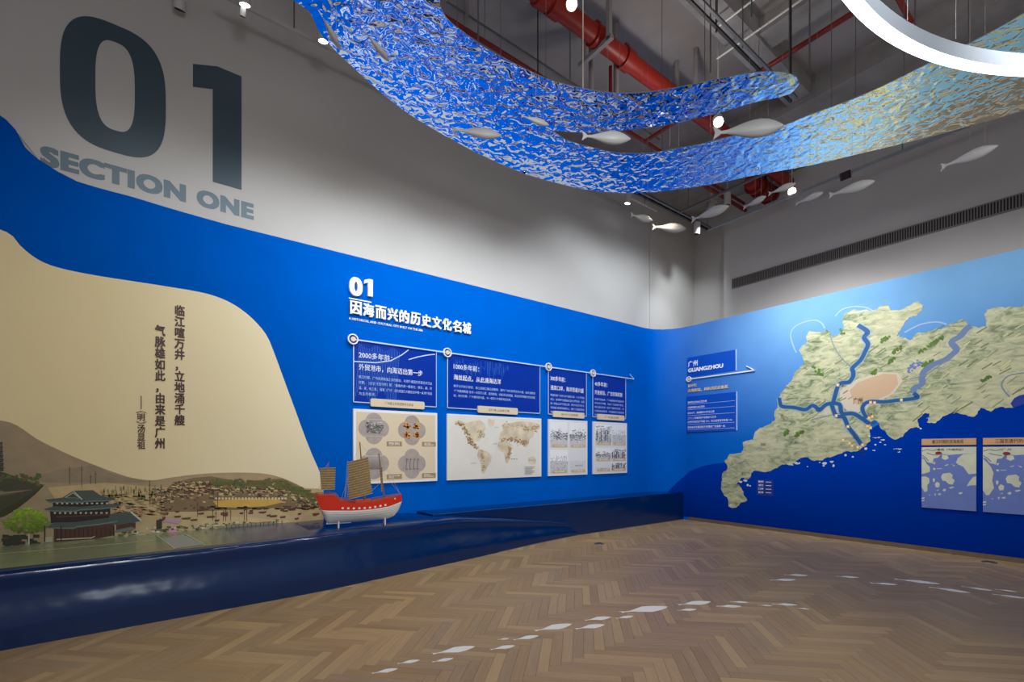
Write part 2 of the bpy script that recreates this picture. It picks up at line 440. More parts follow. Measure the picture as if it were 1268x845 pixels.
ra = fo.data.attributes.new('rnd', 'FLOAT', 'FACE'); ra.data.foreach_set('value', [r for r in rn for _ in range(9)])
ul = fo.data.uv_layers.new(name='UVMap'); flat = []
inv = lambda x, y: ((x+3.0)*q-(y-0.03)*q, (x+3.0)*q+(y-0.03)*q)
for p in fo.data.polygons:
    kind, cu, cv = uvd[p.index//9]
    for vi in p.vertices:
        x, y, _ = fo.data.vertices[vi].co; u, v = inv(x, y)
        flat += [(u-cu), (v-cv)] if kind == 0 else [(v-cv), (u-cu)]
ul.data.foreach_set('uv', flat)

# ---- walls above and behind the mural
ZC = 6.9
def wall_strip(name, pts, z0, z1, th, m, kind='structure'):
    """pts: plan polyline, room on the side of the negative normal"""
    mb = MB(); out = []
    for i, p in enumerate(pts):
        a = Vector(pts[max(i-1, 0)]); b = Vector(pts[min(i+1, len(pts)-1)]); d = (b-a).normalized(); nn = Vector((-d.y, d.x))
        out.append((Vector(p), Vector(p)+nn*th))
    for (a, a2), (b, b2) in zip(out[:-1], out[1:]):
        mb.add([(a.x, a.y, z0), (b.x, b.y, z0), (b.x, b.y, z1), (a.x, a.y, z1)], [(0, 1, 2, 3)])
        mb.add([(a2.x, a2.y, z0), (b2.x, b2.y, z0), (b2.x, b2.y, z1), (a2.x, a2.y, z1)], [(3, 2, 1, 0)])
        mb.add([(a.x, a.y, z1), (b.x, b.y, z1), (b2.x, b2.y, z1), (a2.x, a2.y, z1)], [(0, 1, 2, 3)])
    o = mb.build(name, m); o['kind'] = kind; return auto_smooth(o, 30)
sl = [-3.4+0.08*i for i in range(31)]
wall_left = wall_strip('wall_left', [Wxy(s, -0.012) for s in sl]+[(8.14, YW+0.012)], 0, ZC, 0.15, M_wall)
col = MB().box((8.14, 6.093, 0), (9.75, 6.6, ZC)).build('column', M_wall); col['kind'] = 'structure'
pier = MB().box((9.74, 5.215, 0), (9.95, 6.6, ZC)).build('wall_corner', M_wall); pier['kind'] = 'structure'
wall_right = MB().box((9.45, -4.5, 0), (9.74, 5.22, ZC)).build('wall_right', M_wall); wall_right['kind'] = 'structure'
ceil = MB().box((-4.5, -4.5, ZC), (9.9, 7.0, ZC+0.2)).build('ceiling', M_concrete); ceil['kind'] = 'structure'
# added unseen cap over the gap behind the mural wall, stops light leaks
cap = MB().box((XW+0.01, -4.5, ZT-0.06), (9.45, YW-RC, ZT-0.02)).build('light_block_cap', M_wall); cap['kind'] = 'structure'
# concrete beams
def beam(a, b): 
    o = MB().box(a, b).build('ceiling_beam', M_beam); o['kind'] = 'structure'; return o
beam((7.7, -4.5, 6.58), (9.45, 6.0, ZC))
p0 = at_z(989, 98, 6.72); p1 = at_z(898, 0, 6.72)
beam((-1.0, p0[1]-0.02, 6.66), (7.7, p0[1]+0.30, ZC))
p2 = at_z(930, 50, 6.7)
beam((p2[0], -4.0, 6.7), (p2[0]+0.34, p0[1], ZC))

# ---- mural wall (blue, printed), top edge waves at the far end
TOPL = [(-60, 105), (-25, 125), (0, 142.4), (16.6, 155.7), (24.8, 170.6), (33, 184), (49.7, 198.7), (66, 209), (92.7, 223.6), (126, 233.5), (165.6, 243.5), (210, 256.5), (278, 275)]
def curve(pts):
    c = [wp(*p) for p in pts]; c.sort()
    def f(s):
        if s <= c[0][0]: return c[0][1]
        for (a, za), (b, zb) in zip(c[:-1], c[1:]):
            if s <= b:
                return za+(zb-za)*(s-a)/(b-a)
        return c[-1][1]
    f.s0, f.s1 = c[0][0], c[-1][0]; return f
def smoothed(pts, n=6):
    """Catmull-Rom through px points"""
    out = []
    for i in range(len(pts)-1):
        p0, p1, p2, p3 = pts[max(i-1, 0)], pts[i], pts[i+1], pts[min(i+2, len(pts)-1)]
        for k in range(n):
            t = k/n
            out.append(tuple(0.5*((2*b)+(-a+c)*t+(2*a-5*b+4*c-d)*t*t+(-a+3*b-3*c+d)*t**3) for a, b, c, d in zip(p0, p1, p2, p3)))
    return out+[pts[-1]]
ftop_ = curve(smoothed(TOPL))
ftd = ZT-ftop_(ftop_.s1)
def ftop(s): return ftop_(s)+ftd*max(0, min(1, (s-ftop_.s1+1.2)/1.2)) if s < ftop_.s1 else ZT
SEA = rgb(0, 42, 150)
def lerp(a, b, t): t = max(0, min(1, t)); return tuple(x+(y-x)*t for x, y in zip(a, b))
cL, cM = rgb(0, 84, 200), rgb(0, 92, 214)
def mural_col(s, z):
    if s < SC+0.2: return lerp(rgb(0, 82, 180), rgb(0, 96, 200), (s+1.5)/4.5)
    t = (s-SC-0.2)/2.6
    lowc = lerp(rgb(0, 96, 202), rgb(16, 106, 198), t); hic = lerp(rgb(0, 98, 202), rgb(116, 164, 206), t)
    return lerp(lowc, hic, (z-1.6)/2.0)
def colfill(mb, ft, fb, s0, s1, d, colf, nz=1, ds=0.06):
    k = max(1, int((s1-s0)/ds)); 
    ss = [s0+(s1-s0)*i/k for i in range(k+1)]
    for a, b in zip(ss[:-1], ss[1:]):
        ta, tb, ba, bb = ft(a), ft(b), fb(a), fb(b)
        if ta <= ba and tb <= bb: continue
        for j in range(nz):
            f0, f1 = j/nz, (j+1)/nz
            z00, z10, z11, z01 = ba+(ta-ba)*f0, bb+(tb-bb)*f0, bb+(tb-bb)*f1, ba+(ta-ba)*f1
            mb.add([W(a, z00, d), W(b, z10, d), W(b, z11, d), W(a, z01, d)], [(0, 1, 2, 3)], [colf(a, z00), colf(b, z10), colf(b, z11), colf(a, z01)])
S_END = SR+6.6
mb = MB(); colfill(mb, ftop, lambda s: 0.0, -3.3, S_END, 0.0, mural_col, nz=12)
# thickness: top edge cap
kk = 140
for i in range(kk):
    a = -3.3+(S_END+3.3)*i/kk; b = -3.3+(S_END+3.3)*(i+1)/kk
    mb.add([W(a, ftop(a), 0), W(b, ftop(b), 0), W(b, ftop(b), -0.012), W(a, ftop(a), -0.012)], [(0, 1, 2, 3)], mural_col(a, 3.9))
mural = mb.build('wall_mural', M_print); mural['kind'] = 'structure'; auto_smooth(mural, 30)
# body of the free-standing right leg of the mural wall
mb = MB()
for i in range(10):
    a = SC+(SR-SC)*i/10; b = SC+(SR-SC)*(i+1)/10
    mb.add([W(a, 0, -0.014), W(b, 0, -0.014), W(b, ZT-0.002, -0.014), W(a, ZT-0.002, -0.014)], [(3, 2, 1, 0)])
mb.box((XW+0.012, -4.5, 0), (XW+0.1, YW-RC, ZT-0.003))
mb.build('wall_backing', M_wall, mural)
base = MB().box((XW-0.014, -2.0, 0.0), (XW, YW-RC, 0.062)).build('baseboard_right', M_base); base['kind'] = 'structure'

# ================================================================== PRINTS ON THE MURAL
ZP = 0.545                                        # plinth height
BEI = [(-60, 235), (-30, 262), (0, 284), (10, 288), (19, 295), (26, 305), (33, 311), (45, 320), (60, 327.5), (82, 334), (120, 341.5), (165, 348.5), (210, 355.5), (240, 360.5), (262, 365.5), (284, 374), (304, 387), (320, 402), (332, 418), (341, 440), (352, 470), (366, 508), (378, 541), (388, 566), (396, 584), (399, 598), (401, 640)]
fbei = curve(smoothed(BEI, 4)); sb1 = ws(400.5)
def bei_col(s, z): return lerp(rgb(230, 210, 162), rgb(236, 222, 186), (s+0.5)/2.0)
mb = MB(); colfill(mb, fbei, lambda s: 0.5, -3.2, sb1, 0.0012, bei_col, nz=3, ds=0.04)
mb.build('cream_wave_print', M_cream_print, mural)
LAND = [(-60, 514), (0, 521), (12, 523), (25, 529), (45, 543), (60, 551), (90, 565), (120, 577), (150, 588), (170, 593), (190, 595), (210, 592), (240, 588), (270, 586), (300, 585.5), (325, 586.5), (345, 590.5), (362, 597), (380, 606), (392, 612.5), (401, 618)]
fland = curve(smoothed(LAND, 3))
lz = lambda s: 0.5
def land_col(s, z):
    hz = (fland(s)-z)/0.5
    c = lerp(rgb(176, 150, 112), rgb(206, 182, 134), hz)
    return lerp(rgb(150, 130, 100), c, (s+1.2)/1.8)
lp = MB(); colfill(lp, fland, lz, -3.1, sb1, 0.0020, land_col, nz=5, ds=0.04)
def L(px, py): 
    s, z = wp(px, py); return s, max(z, 0.50)
def ppoly(mb, pts, c, d): mb.poly([L(*p) for p in pts][::1], c, lambda s, z: W(s, z, d))
def pq(mb, x, y, w_, h_, c, d, sl_=0.0):
    """small printed patch centred at a pixel"""
    ppoly(mb, [(x-w_/2, y-h_/2-sl_), (x+w_/2, y-h_/2+sl_), (x+w_/2, y+h_/2+sl_), (x-w_/2, y+h_/2-sl_)], c, d)
R = random.Random(5)
ppoly(lp, [(28, 592), (45, 589), (60, 586), (75, 581), (90, 579.5), (105, 578), (118, 576), (128, 581), (142, 588), (168, 593.5), (190, 597), (150, 598), (60, 598)], rgb(146, 128, 100), 0.0026)
ppoly(lp, [(-20, 582), (0, 584), (8, 586), (16, 589), (30, 594), (56, 601), (45, 612), (33, 622), (20, 632), (6, 640), (-20, 645)], rgb(64, 62, 36), 0.0028)
ppoly(lp, [(-20, 600), (0, 604), (20, 606), (45, 603), (57, 600), (52, 605), (30, 611), (0, 616), (-20, 616)], rgb(118, 104, 72), 0.003)
for k in range(60): 
    x = R.uniform(-5, 50); pq(lp, x, R.uniform(588, 602), R.uniform(3, 7), R.uniform(2, 4), rgb(R.randint(60, 120), R.randint(70, 110), R.randint(30, 60)), 0.0032+k*1e-5, 0.5)
# pagoda tower far left
for k in range(7): pq(lp, 2.3, 582-k*5.2, 6-k*0.55, 3.6, rgb(62, 58, 46), 0.0034); pq(lp, 2.3, 579.6-k*5.2, 8-k*0.7, 1.2, rgb(40, 36, 30), 0.0035)
# distant shore, river, town
ppoly(lp, [(60, 604), (130, 598), (200, 604), (300, 600), (401, 606), (401, 650), (300, 640), (190, 640), (120, 630), (70, 620)], rgb(196, 170, 124), 0.0027)
ppoly(lp, [(200, 612), (215, 598), (240, 592), (262, 590), (300, 597), (330, 594), (350, 592.5), (366, 600), (384, 609), (401, 620), (398, 626), (360, 628), (320, 631), (280, 632), (240, 634), (205, 634)], rgb(130, 108, 74), 0.0029)
for k in range(1500):
    x = R.uniform(185, 399); top = 597+max(0, (x-350)*0.42) if x > 215 else 606
    y = top+abs(R.gauss(0, 9))
    if y > 631 or y < 590+max(0, (x-350)*0.5): continue
    g = R.random()
    c = rgb(70+R.randint(-15, 20), 52+R.randint(-10, 15), 40) if g < 0.5 else rgb(205+R.randint(-25, 25), 178+R.randint(-20, 25), 128) if g < 0.75 else rgb(150, 124, 84)
    pq(lp, x, y, R.uniform(1.5, 5), R.uniform(0.8, 2.0), c, 0.0032+k*4e-7, 0.2)
for k in range(260):
    x = R.uniform(262, 396); y = R.gauss(599, 2.6)+max(0, (x-345)*0.36)
    pq(lp, x, y, R.uniform(3, 8), R.uniform(1.2, 3), rgb(R.randint(84, 118), R.randint(84, 108), R.randint(38, 58)), 0.0040+k*1e-6, 0.2)
ppoly(lp, [(289.5, 601), (290.6, 592.5), (291.8, 601)], rgb(70, 72, 52), 0.0044)
ppoly(lp, [(264, 620.5), (300, 618), (345, 618.5), (352, 622), (330, 627), (300, 629), (270, 628)], rgb(214, 172, 78), 0.0044)
for k in range(22): pq(lp, 268+k*4.1, 617.6, 2.6, 2.4, rgb(222, 206, 168), 0.0046)
for k in range(30): pq(lp, R.uniform(240, 392), 629+R.uniform(-1.5, 2), R.uniform(4, 12), 1.6, rgb(84, 52, 34), 0.0046, 0.2)
# boats on the river
for k in range(46):
    x = R.uniform(200, 396); y = R.uniform(629, 646); w_ = R.uniform(4, 14)*(0.6+0.4*(y-626)/20); c = rgb(R.randint(80, 112), R.randint(54, 72), R.randint(34, 50))
    ppoly(lp, [(x-w_/2, y-0.8), (x+w_/2, y-1.6), (x+w_*0.36, y+0.9), (x-w_*0.38, y+1.2)], c, 0.0048+k*4e-6)
for x, y, h_ in ((264, 645, 15), (268, 647, 14), (277, 646, 14), (280, 646, 16), (286, 645, 14), (303, 645, 16), (306, 645, 14), (245, 640, 18), (87, 600, 22), (102, 603, 26), (119, 600, 16), (186, 625, 30), (113, 600, 12), (200, 620, 20), (270, 628, 22)):
    pq(lp, x, y-h_/2, 0.7, h_, rgb(92, 74, 54), 0.0052); pq(lp, x, y-h_*0.8, 3, 0.5, rgb(92, 74, 54), 0.0052)
for k in range(70):
    x = R.uniform(125, 195); y = R.uniform(604, 616); pq(lp, x, y, 1.2, R.uniform(3, 7), rgb(150+R.randint(-20, 25), 140, 90), 0.0050)
for k in range(180):
    x = R.uniform(130, 205); y = R.uniform(612, 640); pq(lp, x, y, R.uniform(3, 9), R.uniform(0.7, 1.6), rgb(150+R.randint(-28, 30), 122+R.randint(-20, 24), 86), 0.0050, 0.2)
# foreground quay
ppoly(lp, [(-20, 684), (0, 681), (15, 678), (35, 673), (60, 672), (95, 671), (120, 668), (142, 664), (165, 668), (200, 665), (240, 661), (300, 655), (350, 652), (401, 648), (401, 700), (-20, 700)], rgb(150, 152, 118), 0.0054)
for k in range(160):
    x = R.uniform(150, 345); y = 664-(x-150)*0.055+R.uniform(-9, 1)
    c = R.choice([rgb(186, 172, 140), rgb(78, 66, 48), rgb(120, 122, 84), rgb(214, 206, 186), rgb(96, 104, 62)])
    pq(lp, x, y, R.uniform(2, 7), R.uniform(1.2, 3.2), c, 0.0056+k*2e-6, 0.1)
ppoly(lp, [(258, 658), (330, 650), (401, 645), (401, 700), (250, 700)], rgb(86, 96, 120), 0.0061)
ppoly(lp, [(268, 652), (330, 646), (352, 649), (320, 655), (275, 658)], rgb(140, 136, 104), 0.0062)
for k in range(14): pq(lp, 281+k*5.2+R.uniform(-1, 1), 656-k*0.5, 0.8, 10, rgb(60, 58, 62), 0.0063)
lp.build('harbour_print', M_sand, mural)
# printed temple hall and tree
def z2(x, y): return (x/4.225, 500+y/4.225)
tp = MB(); D = 0.0070
def tpoly(pts, c, d=0.0): ppoly(tp, [z2(*p) for p in pts], c, D+d)
roof, edge, dk, wd = rgb(70, 82, 78), rgb(104, 116, 110), rgb(34, 22, 18), rgb(78, 44, 32)
tpoly([(610, 632), (712, 622), (712, 655), (690, 660), (610, 668)], wd)
tpoly([(285, 640), (600, 625), (600, 688), (500, 708), (385, 728), (285, 728)], wd)
tpoly([(265, 555), (400, 560), (580, 545), (580, 605), (400, 625), (270, 625)], dk)
tpoly([(280, 508), (570, 505), (570, 535), (280, 545)], dk)
tpoly([(578, 578), (690, 566), (742, 612), (700, 622), (625, 634), (560, 630)], roof, 0.0003)
tpoly([(690, 562), (745, 610), (738, 614), (684, 569)], rgb(200, 196, 176), 0.0006)
tpoly([(605, 662), (690, 645), (712, 652), (690, 666), (605, 674)], edge, 0.0006)
tpoly([(244, 648), (262, 636), (285, 622), (400, 620), (500, 606), (600, 594), (622, 604), (618, 616), (520, 632), (405, 644), (390, 652), (300, 650)], roof, 0.0004)
tpoly([(244, 648), (300, 648), (392, 648), (405, 640), (520, 628), (620, 612), (618, 619), (520, 636), (405, 648), (390, 656), (300, 654)], edge, 0.0006)
tpoly([(232, 552), (262, 544), (285, 538), (430, 540), (560, 528), (610, 524), (636, 526), (618, 540), (540, 550), (420, 556), (400, 564), (280, 562)], roof, 0.0005)
tpoly([(232, 553), (280, 559), (398, 560), (420, 552), (540, 546), (618, 537), (614, 543), (540, 553), (420, 560), (400, 567), (280, 565)], edge, 0.0007)
tpoly([(238, 502), (262, 500), (330, 492), (385, 458), (400, 455), (490, 453), (525, 478), (560, 490), (608, 492), (580, 508), (545, 514), (450, 512), (430, 518), (290, 518), (262, 514)], roof, 0.0008)
tpoly([(340, 492), (385, 463), (430, 496)], rgb(150, 158, 150), 0.0010)
tpoly([(352, 491), (385, 470), (417, 494)], rgb(66, 62, 58), 0.0012)
tpoly([(383, 455), (388, 455), (436, 500), (430, 504)], rgb(176, 186, 178), 0.0013)
tpoly([(262, 512), (430, 514), (450, 508), (580, 505), (576, 510), (450, 515), (430, 521), (262, 518)], edge, 0.0011)
for k in range(11): tpoly([(296+k*26, 518), (310+k*26, 518), (307+k*26, 526), (299+k*26, 526)], rgb(190, 184, 168), 0.0010)
for k in range(11): tpoly([(284+k*27, 568), (298+k*27, 567), (295+k*27, 577), (287+k*27, 578)], rgb(176, 168, 150), 0.0010)
tpoly([(300, 588), (560, 578), (575, 574), (575, 584), (300, 598)], wd, 0.0008)
for k in range(13): tpoly([(300+k*23, 652), (304+k*23, 652), (304+k*23, 720-k*2.4), (300+k*23, 720-k*2.4)], dk, 0.0003)
tpoly([(300, 708), (480, 700), (500, 692), (500, 696), (480, 705), (300, 713)], rgb(200, 190, 160), 0.0012)
for x in (235, 320, 596): tpoly([(x, 640), (x+6, 640), (x+6, 722-(x-235)*0.08), (x, 722-(x-235)*0.08)], dk, 0.0012)
for x in (430, 540): tpoly([(x+3, 500), (x+5, 440), (x+7, 500)], rgb(70, 84, 86), 0.0011)
tpoly([(852, 618), (872, 600), (955, 604), (938, 628)], rgb(186, 150, 168), 0.0004); tpoly([(884, 655), (928, 652), (928, 688), (886, 690)], rgb(200, 150, 170), 0.0004); tpoly([(898, 628), (912, 628), (912, 660), (898, 660)], rgb(196, 160, 176), 0.0004)
tpoly([(820, 610), (850, 606), (850, 655), (820, 658)], rgb(60, 46, 36), 0.0002)
tpoly([(676, 692), (765, 682), (768, 706), (700, 722), (676, 710)], rgb(178, 188, 178), 0.0004)
tpoly([(240, 698), (278, 696), (278, 724), (240, 726)], rgb(170, 164, 140), 0.0004)
# tree
for k in range(30): 
    a = R.uniform(0, 2*PI); pq(tp, *z2(80+R.uniform(-60, 130), 715+R.uniform(-22, 26)), 8, 4, rgb(44, 46, 30), D-0.0006+k*4e-6)
pq(tp, *z2(155, 715), 1.6, 17, rgb(196, 190, 170), D+0.0002)
for k in range(340):
    a = R.uniform(0, 2*PI); rr = math.sqrt(R.random()); x = 146+112*rr*math.cos(a); y = 612+66*rr*math.sin(a)+0.0016*(x-150)**2*0.6
    g = 0.6+0.5*(-math.sin(a)*rr*0.5+0.5)+R.uniform(-0.12, 0.12)
    X, Y = z2(x, y); w_ = R.uniform(2.2, 5.2); h_ = w_*R.uniform(0.55, 0.9)
    ppoly(tp, [(X+w_/2*math.cos(t)*R.uniform(.8, 1.2), Y+h_/2*math.sin(t)) for t in [i*PI/3 for i in range(6)]], rgb(int(132*g), int(166*g), int(24*g)), D+0.0005+k*1.2e-6)
for k in range(26): 
    X, Y = z2(R.uniform(20, 100), R.uniform(600, 650)); pq(tp, X, Y, 4, 2.4, rgb(R.randint(90, 130), R.randint(120, 150), 30), D+0.0004)
tp.build('temple_print', M_flat, mural)

# ---- sea and map on the right leg
def coastfill(c, d, name, pts, m, parent, ds=0.08):
    mb_ = MB(); mb_.poly(pts, c, lambda s, z: W(s, z, d)); return mb_.build(name, m, parent)
seatop = curve([(806, 640), (818, 622), (828, 608), (840, 596), (855, 583), (870, 577.5), (885, 574.5), (900, 573), (940, 560), (1000, 555), (1060, 540), (1100, 520), (1180, 500), (1268, 485)])
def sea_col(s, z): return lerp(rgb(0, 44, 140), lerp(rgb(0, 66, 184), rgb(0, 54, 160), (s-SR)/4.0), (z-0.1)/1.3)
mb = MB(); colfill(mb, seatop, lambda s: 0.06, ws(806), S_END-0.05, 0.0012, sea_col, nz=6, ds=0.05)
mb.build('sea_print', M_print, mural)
COAST = [(963.7,497.5),(972.8,479.3),(979.4,472.7),(986,459.4),(996,447.8),(989.4,434.6),(999.3,424.6),(1001.8,409.7),(1024,408),(1030.8,417.2),(1041.6,413.9),(1043.2,399.8),(1045.7,388.2),(1055.6,384),(1078.8,385.7),
 (1089.9,379.9),(1099.8,378.2),(1103,384.9),(1123,379.9),(1136.3,373.3),(1143,378.2),(1141.2,384.9),(1126.3,393),(1116.4,406.4),(1109.8,416.3),(1126.3,422),(1152.8,409.7),(1176,401.4),(1192.6,395.6),(1202.6,403.9),(1220.8,404.7),(1218.3,389.8),(1222.4,383.2),(1252.3,379.9),(1268,378.2),(1340,366),(1420,380),(1420,470),(1340,486),
 (1268,496.1),(1251,505.2),(1227,510.2),(1214.9,505.2),(1206.8,516.2),(1190.7,513.2),(1180.7,510.2),(1166.6,516.2),(1158.5,524.3),(1147.5,523.3),(1150.5,512.2),(1136.4,519.2),(1139.4,530.3),(1130.4,530.3),(1123.3,534.3),(1118.3,540.4),(1110.2,544.4),(1100.2,540.4),(1092,532.3),(1082,520.2),(1078,528.3),(1078,546.4),(1070,553.4),
 (1056,559.5),(1042.9,561.4),(1027.7,567),(1008.8,571),(1001.2,567),(978.5,576.6),(959.5,580.4),(934.9,583.2),(927.3,593.6),(917.9,591.7),(912.2,599.3),(920.7,608.8),(925.5,620),(912.2,628.7),(902.7,627.7),(900.8,616.4),(893.3,601.2),(894.2,588),(900.8,580.4),(897,570.9),(902.7,563.3),(917.9,561.4),(919.8,548.2),(933,545.3),(938.7,532),(959.5,520.7),(963.3,504.6)]
def jag(pts, it=3, k=0.16, seed=3):
    r = random.Random(seed); P = list(pts)
    for _ in range(it):
        Q = []
        for i, a in enumerate(P):
            b = P[(i+1) % len(P)]; Q.append(a); l = math.hypot(b[0]-a[0], b[1]-a[1])
            if l > 1.2:
                t = r.uniform(-k, k); Q.append(((a[0]+b[0])/2-(b[1]-a[1])*t, (a[1]+b[1])/2+(b[0]-a[0])*t))
        P = Q
    return P
def terrain_mat():
    m = bpy.data.materials.new('relief_map_print'); m.use_nodes = True; nt = m.node_tree; b = nt.nodes['Principled BSDF']; b.inputs['Roughness'].default_value = 0.5
    tc = nt.nodes.new('ShaderNodeTexCoord'); mp = nt.nodes.new('ShaderNodeMapping'); mp.inputs['Rotation'].default_value = (math.radians(35), 0, 0); mp.inputs['Scale'].default_value = (1, 1.0, 2.4)
    nt.links.new(tc.outputs['Object'], mp.inputs[0])
    n1 = nt.nodes.new('ShaderNodeTexNoise'); n1.inputs['Scale'].default_value = 5.5; n1.inputs['Detail'].default_value = 9; n1.inputs['Roughness'].default_value = 0.68; n1.inputs['Distortion'].default_value = 0.8
    nt.links.new(mp.outputs[0], n1.inputs['Vector'])
    cr = nt.nodes.new('ShaderNodeValToRGB'); e = cr.color_ramp.elements
    e[0].position = 0.32; e[0].color = rgb(84, 100, 66); e[1].position = 0.74; e[1].color = rgb(216, 210, 174)
    for p_, c_ in ((0.42, (130, 142, 106)), (0.49, (168, 172, 136)), (0.57, (190, 190, 152))):
        k = cr.color_ramp.elements.new(p_); k.color = rgb(*c_)
    nt.links.new(n1.outputs['Fac'], cr.inputs[0])
    n2 = nt.nodes.new('ShaderNodeTexNoise'); n2.inputs['Scale'].default_value = 1.3; nt.links.new(tc.outputs['Object'], n2.inputs['Vector'])
    mr = nt.nodes.new('ShaderNodeMapRange'); mr.inputs['From Min'].default_value = 0.45; mr.inputs['From Max'].default_value = 0.62; nt.links.new(n2.outputs['Fac'], mr.inputs[0])
    mx = nt.nodes.new('ShaderNodeMix'); mx.data_type = 'RGBA'; mx.inputs['Factor'].default_value = 0.3
    ms = nt.nodes.new('ShaderNodeMath'); ms.operation = 'MULTIPLY'; ms.inputs[1].default_value = 0.5; nt.links.new(mr.outputs[0], ms.inputs[0])
    nt.links.new(ms.outputs[0], mx.inputs['Factor']); nt.links.new(cr.outputs[0], mx.inputs['A']); mx.inputs['B'].default_value = rgb(212, 206, 168)
    nt.links.new(mx.outputs['Result'], b.inputs['Base Color']); return m
M_terr = terrain_mat()
def cur_s(px): return wp(px, 500)[0]
mb = MB()
pts = [wp(*p) for p in jag(COAST)]
pts = [(min(s, S_END-0.1), z) for s, z in pts]
mb.poly(pts, None, lambda s, z: W(s, z, 0.003))
land = mb.build('land_map_print', M_terr, mural)
mp_ = MB()
def mpoly(pts, c, d): mp_.poly([wp(*p) for p in pts], c, lambda s, z: W(s, z, d))
STN = [0]
def strip(pts, w_, c, d, sm=True):
    P = smoothed(pts, 4) if sm else pts
    P = [Vector(wp(*p)) for p in P]
    P = [p for i, p in enumerate(P) if i == 0 or (p-P[i-1]).length > 1e-4]
    STN[0] += 1; d = d+STN[0]*1.1e-6; lo, hi = [], []
    for i, p in enumerate(P):
        t = (P[min(i+1, len(P)-1)]-P[max(i-1, 0)]).normalized(); nn = Vector((-t.y, t.x))*w_/2
        lo.append(p-nn); hi.append(p+nn)
    vs = [W(v.x, v.y, d) for v in lo]+[W(v.x, v.y, d) for v in hi]; k = len(P)
    mp_.add(vs, [(i, i+1, k+i+1, k+i) for i in range(k-1)], c)
# outlines of neighbouring plains, hatching, ridges
PALE = rgb(150, 180, 214)
for arc in ([(986, 437), (981, 425), (979, 414), (984, 405), (996, 399), (1010, 397), (1018, 401), (1021, 407)], [(1034, 392), (1042, 384), (1056, 380), (1072, 381), (1082, 386)], [(1120, 412), (1140, 402), (1160, 399), (1172, 402)]):
    strip(arc, 0.02, PALE, 0.0026)
hr = random.Random(11)
for k in range(190):
    x = hr.uniform(985, 1262); y = hr.uniform(405, 530)
    if y > 552-(x-985)*0.19 or y < 470-(x-985)*0.28-20: continue
    l = hr.uniform(5, 15); c = rgb(118, 130, 86) if hr.random() < 0.6 else rgb(206, 204, 150)
    strip([(x, y), (x+l, y-l*hr.uniform(0.5, 0.8))], hr.uniform(0.008, 0.02), c, 0.0036, False)
for (x, y, l) in ((1042, 411, 0), (1096, 420, 12), (1110, 434, 14), (1152, 428, 34), (1148, 450, 16), (1220, 470, 14), (1013, 460, 10), (990, 537, 12), (974, 536, 8), (1104, 447, 8), (1082, 462, 6)):
    for q_ in range(int(5+l*0.8)):
        xx = x+hr.uniform(-0.5, 0.5)*l*0.9; yy = y-(xx-x)*0.62+hr.uniform(-2, 2)
        if l in (0, 10): yy = y+(xx-x)*0.8+hr.uniform(-3, 3); xx += hr.uniform(-3, 3)
        mpoly([(xx-2, yy), (xx, yy-2.2), (xx+2.2, yy-0.6), (xx+0.8, yy+1.8)], rgb(74+hr.randint(-10, 25), 112+hr.randint(-12, 20), 34), 0.0040+q_*2e-5)
mpoly([(1040, 486), (1048, 476), (1068, 468), (1088, 461), (1112, 462), (1118, 472), (1106, 488), (1092, 496), (1078, 500), (1072, 508), (1060, 512), (1048, 508), (1040, 498)], rgb(210, 196, 176), 0.0037)
mpoly([(1052, 484), (1062, 474), (1078, 468), (1094, 463), (1110, 464), (1112, 476), (1102, 488), (1088, 494), (1076, 496), (1066, 503), (1058, 500)], rgb(204, 172, 138), 0.0041)
RV, RE = rgb(28, 84, 138), rgb(140, 168, 190)
rivers = [[(965,493),(966,499),(969,503.7),(984,505),(997.4,507.5),(1005,502.7),(1010,504),(1014.5,508.4),(1024,500.8),(1039,500.8),(1042.9,512.2),(1058,513),(1077,525.5)],
 [(1029.6,500.8),(1035.3,515),(1044.8,517),(1050.5,529.2),(1059,540),(1066.6,551)], [(1031.5,499.5),(1034,490),(1037.2,479.3),(1041.6,474.6),(1049,474),(1052.3,472.7),(1056,467),(1056.5,461),(1055.6,456),(1065.6,446.2),(1071,436),(1074.7,426.3),(1069.7,418),(1074.7,411.4),(1062.3,403)]]
for rv in rivers: strip(rv, 0.085, RE, 0.0042); strip(rv, 0.058, RV, 0.0046)
er = [(1202.6,403.9),(1196,408),(1189.3,416.3),(1178,424),(1184.3,432.9),(1178,440),(1169.4,446.2),(1155,452),(1144.6,459.4),(1141.5,468),(1141.2,476),(1132,481),(1131,487),(1136.3,492.6),(1122,495),(1111.4,495.9),(1095,498),(1078,497.5),(1070,501),(1068,508),(1073,518)]
strip(er[:13], 0.07, rgb(104, 128, 168), 0.0044); strip(er[12:], 0.07, RE, 0.0043); strip(er[12:], 0.05, RV, 0.0047)
for rv in ([(1028, 416), (1034, 432), (1044, 446), (1055, 456)], [(1126, 470), (1150, 462), (1180, 440)], [(1268, 462), (1248, 466), (1240, 478), (1250, 492)], [(1005, 520), (1030, 514), (1044, 512)]):
    strip(rv, 0.014, rgb(120, 136, 150), 0.0045)
for x, y in ((1035.5, 515), (1050, 528.5), (1037.5, 477), (1078, 498.5), (1083, 499), (1116, 495.5), (1076, 518), (1080, 516), (1044, 545), (1055, 552), (1068, 551), (1052, 549), (1062, 554), (1074, 528), (1078, 530)):
    mpoly([(x-1.8, y-1.6), (x+1.8, y-1.9), (x+1.8, y+1.9), (x-1.8, y+1.9)], rgb(232, 186, 108), 0.0052); mpoly([(x-0.8, y-0.6), (x+0.8, y-0.8), (x+0.8, y+0.8), (x-0.8, y+0.8)], rgb(250, 240, 220), 0.0055)
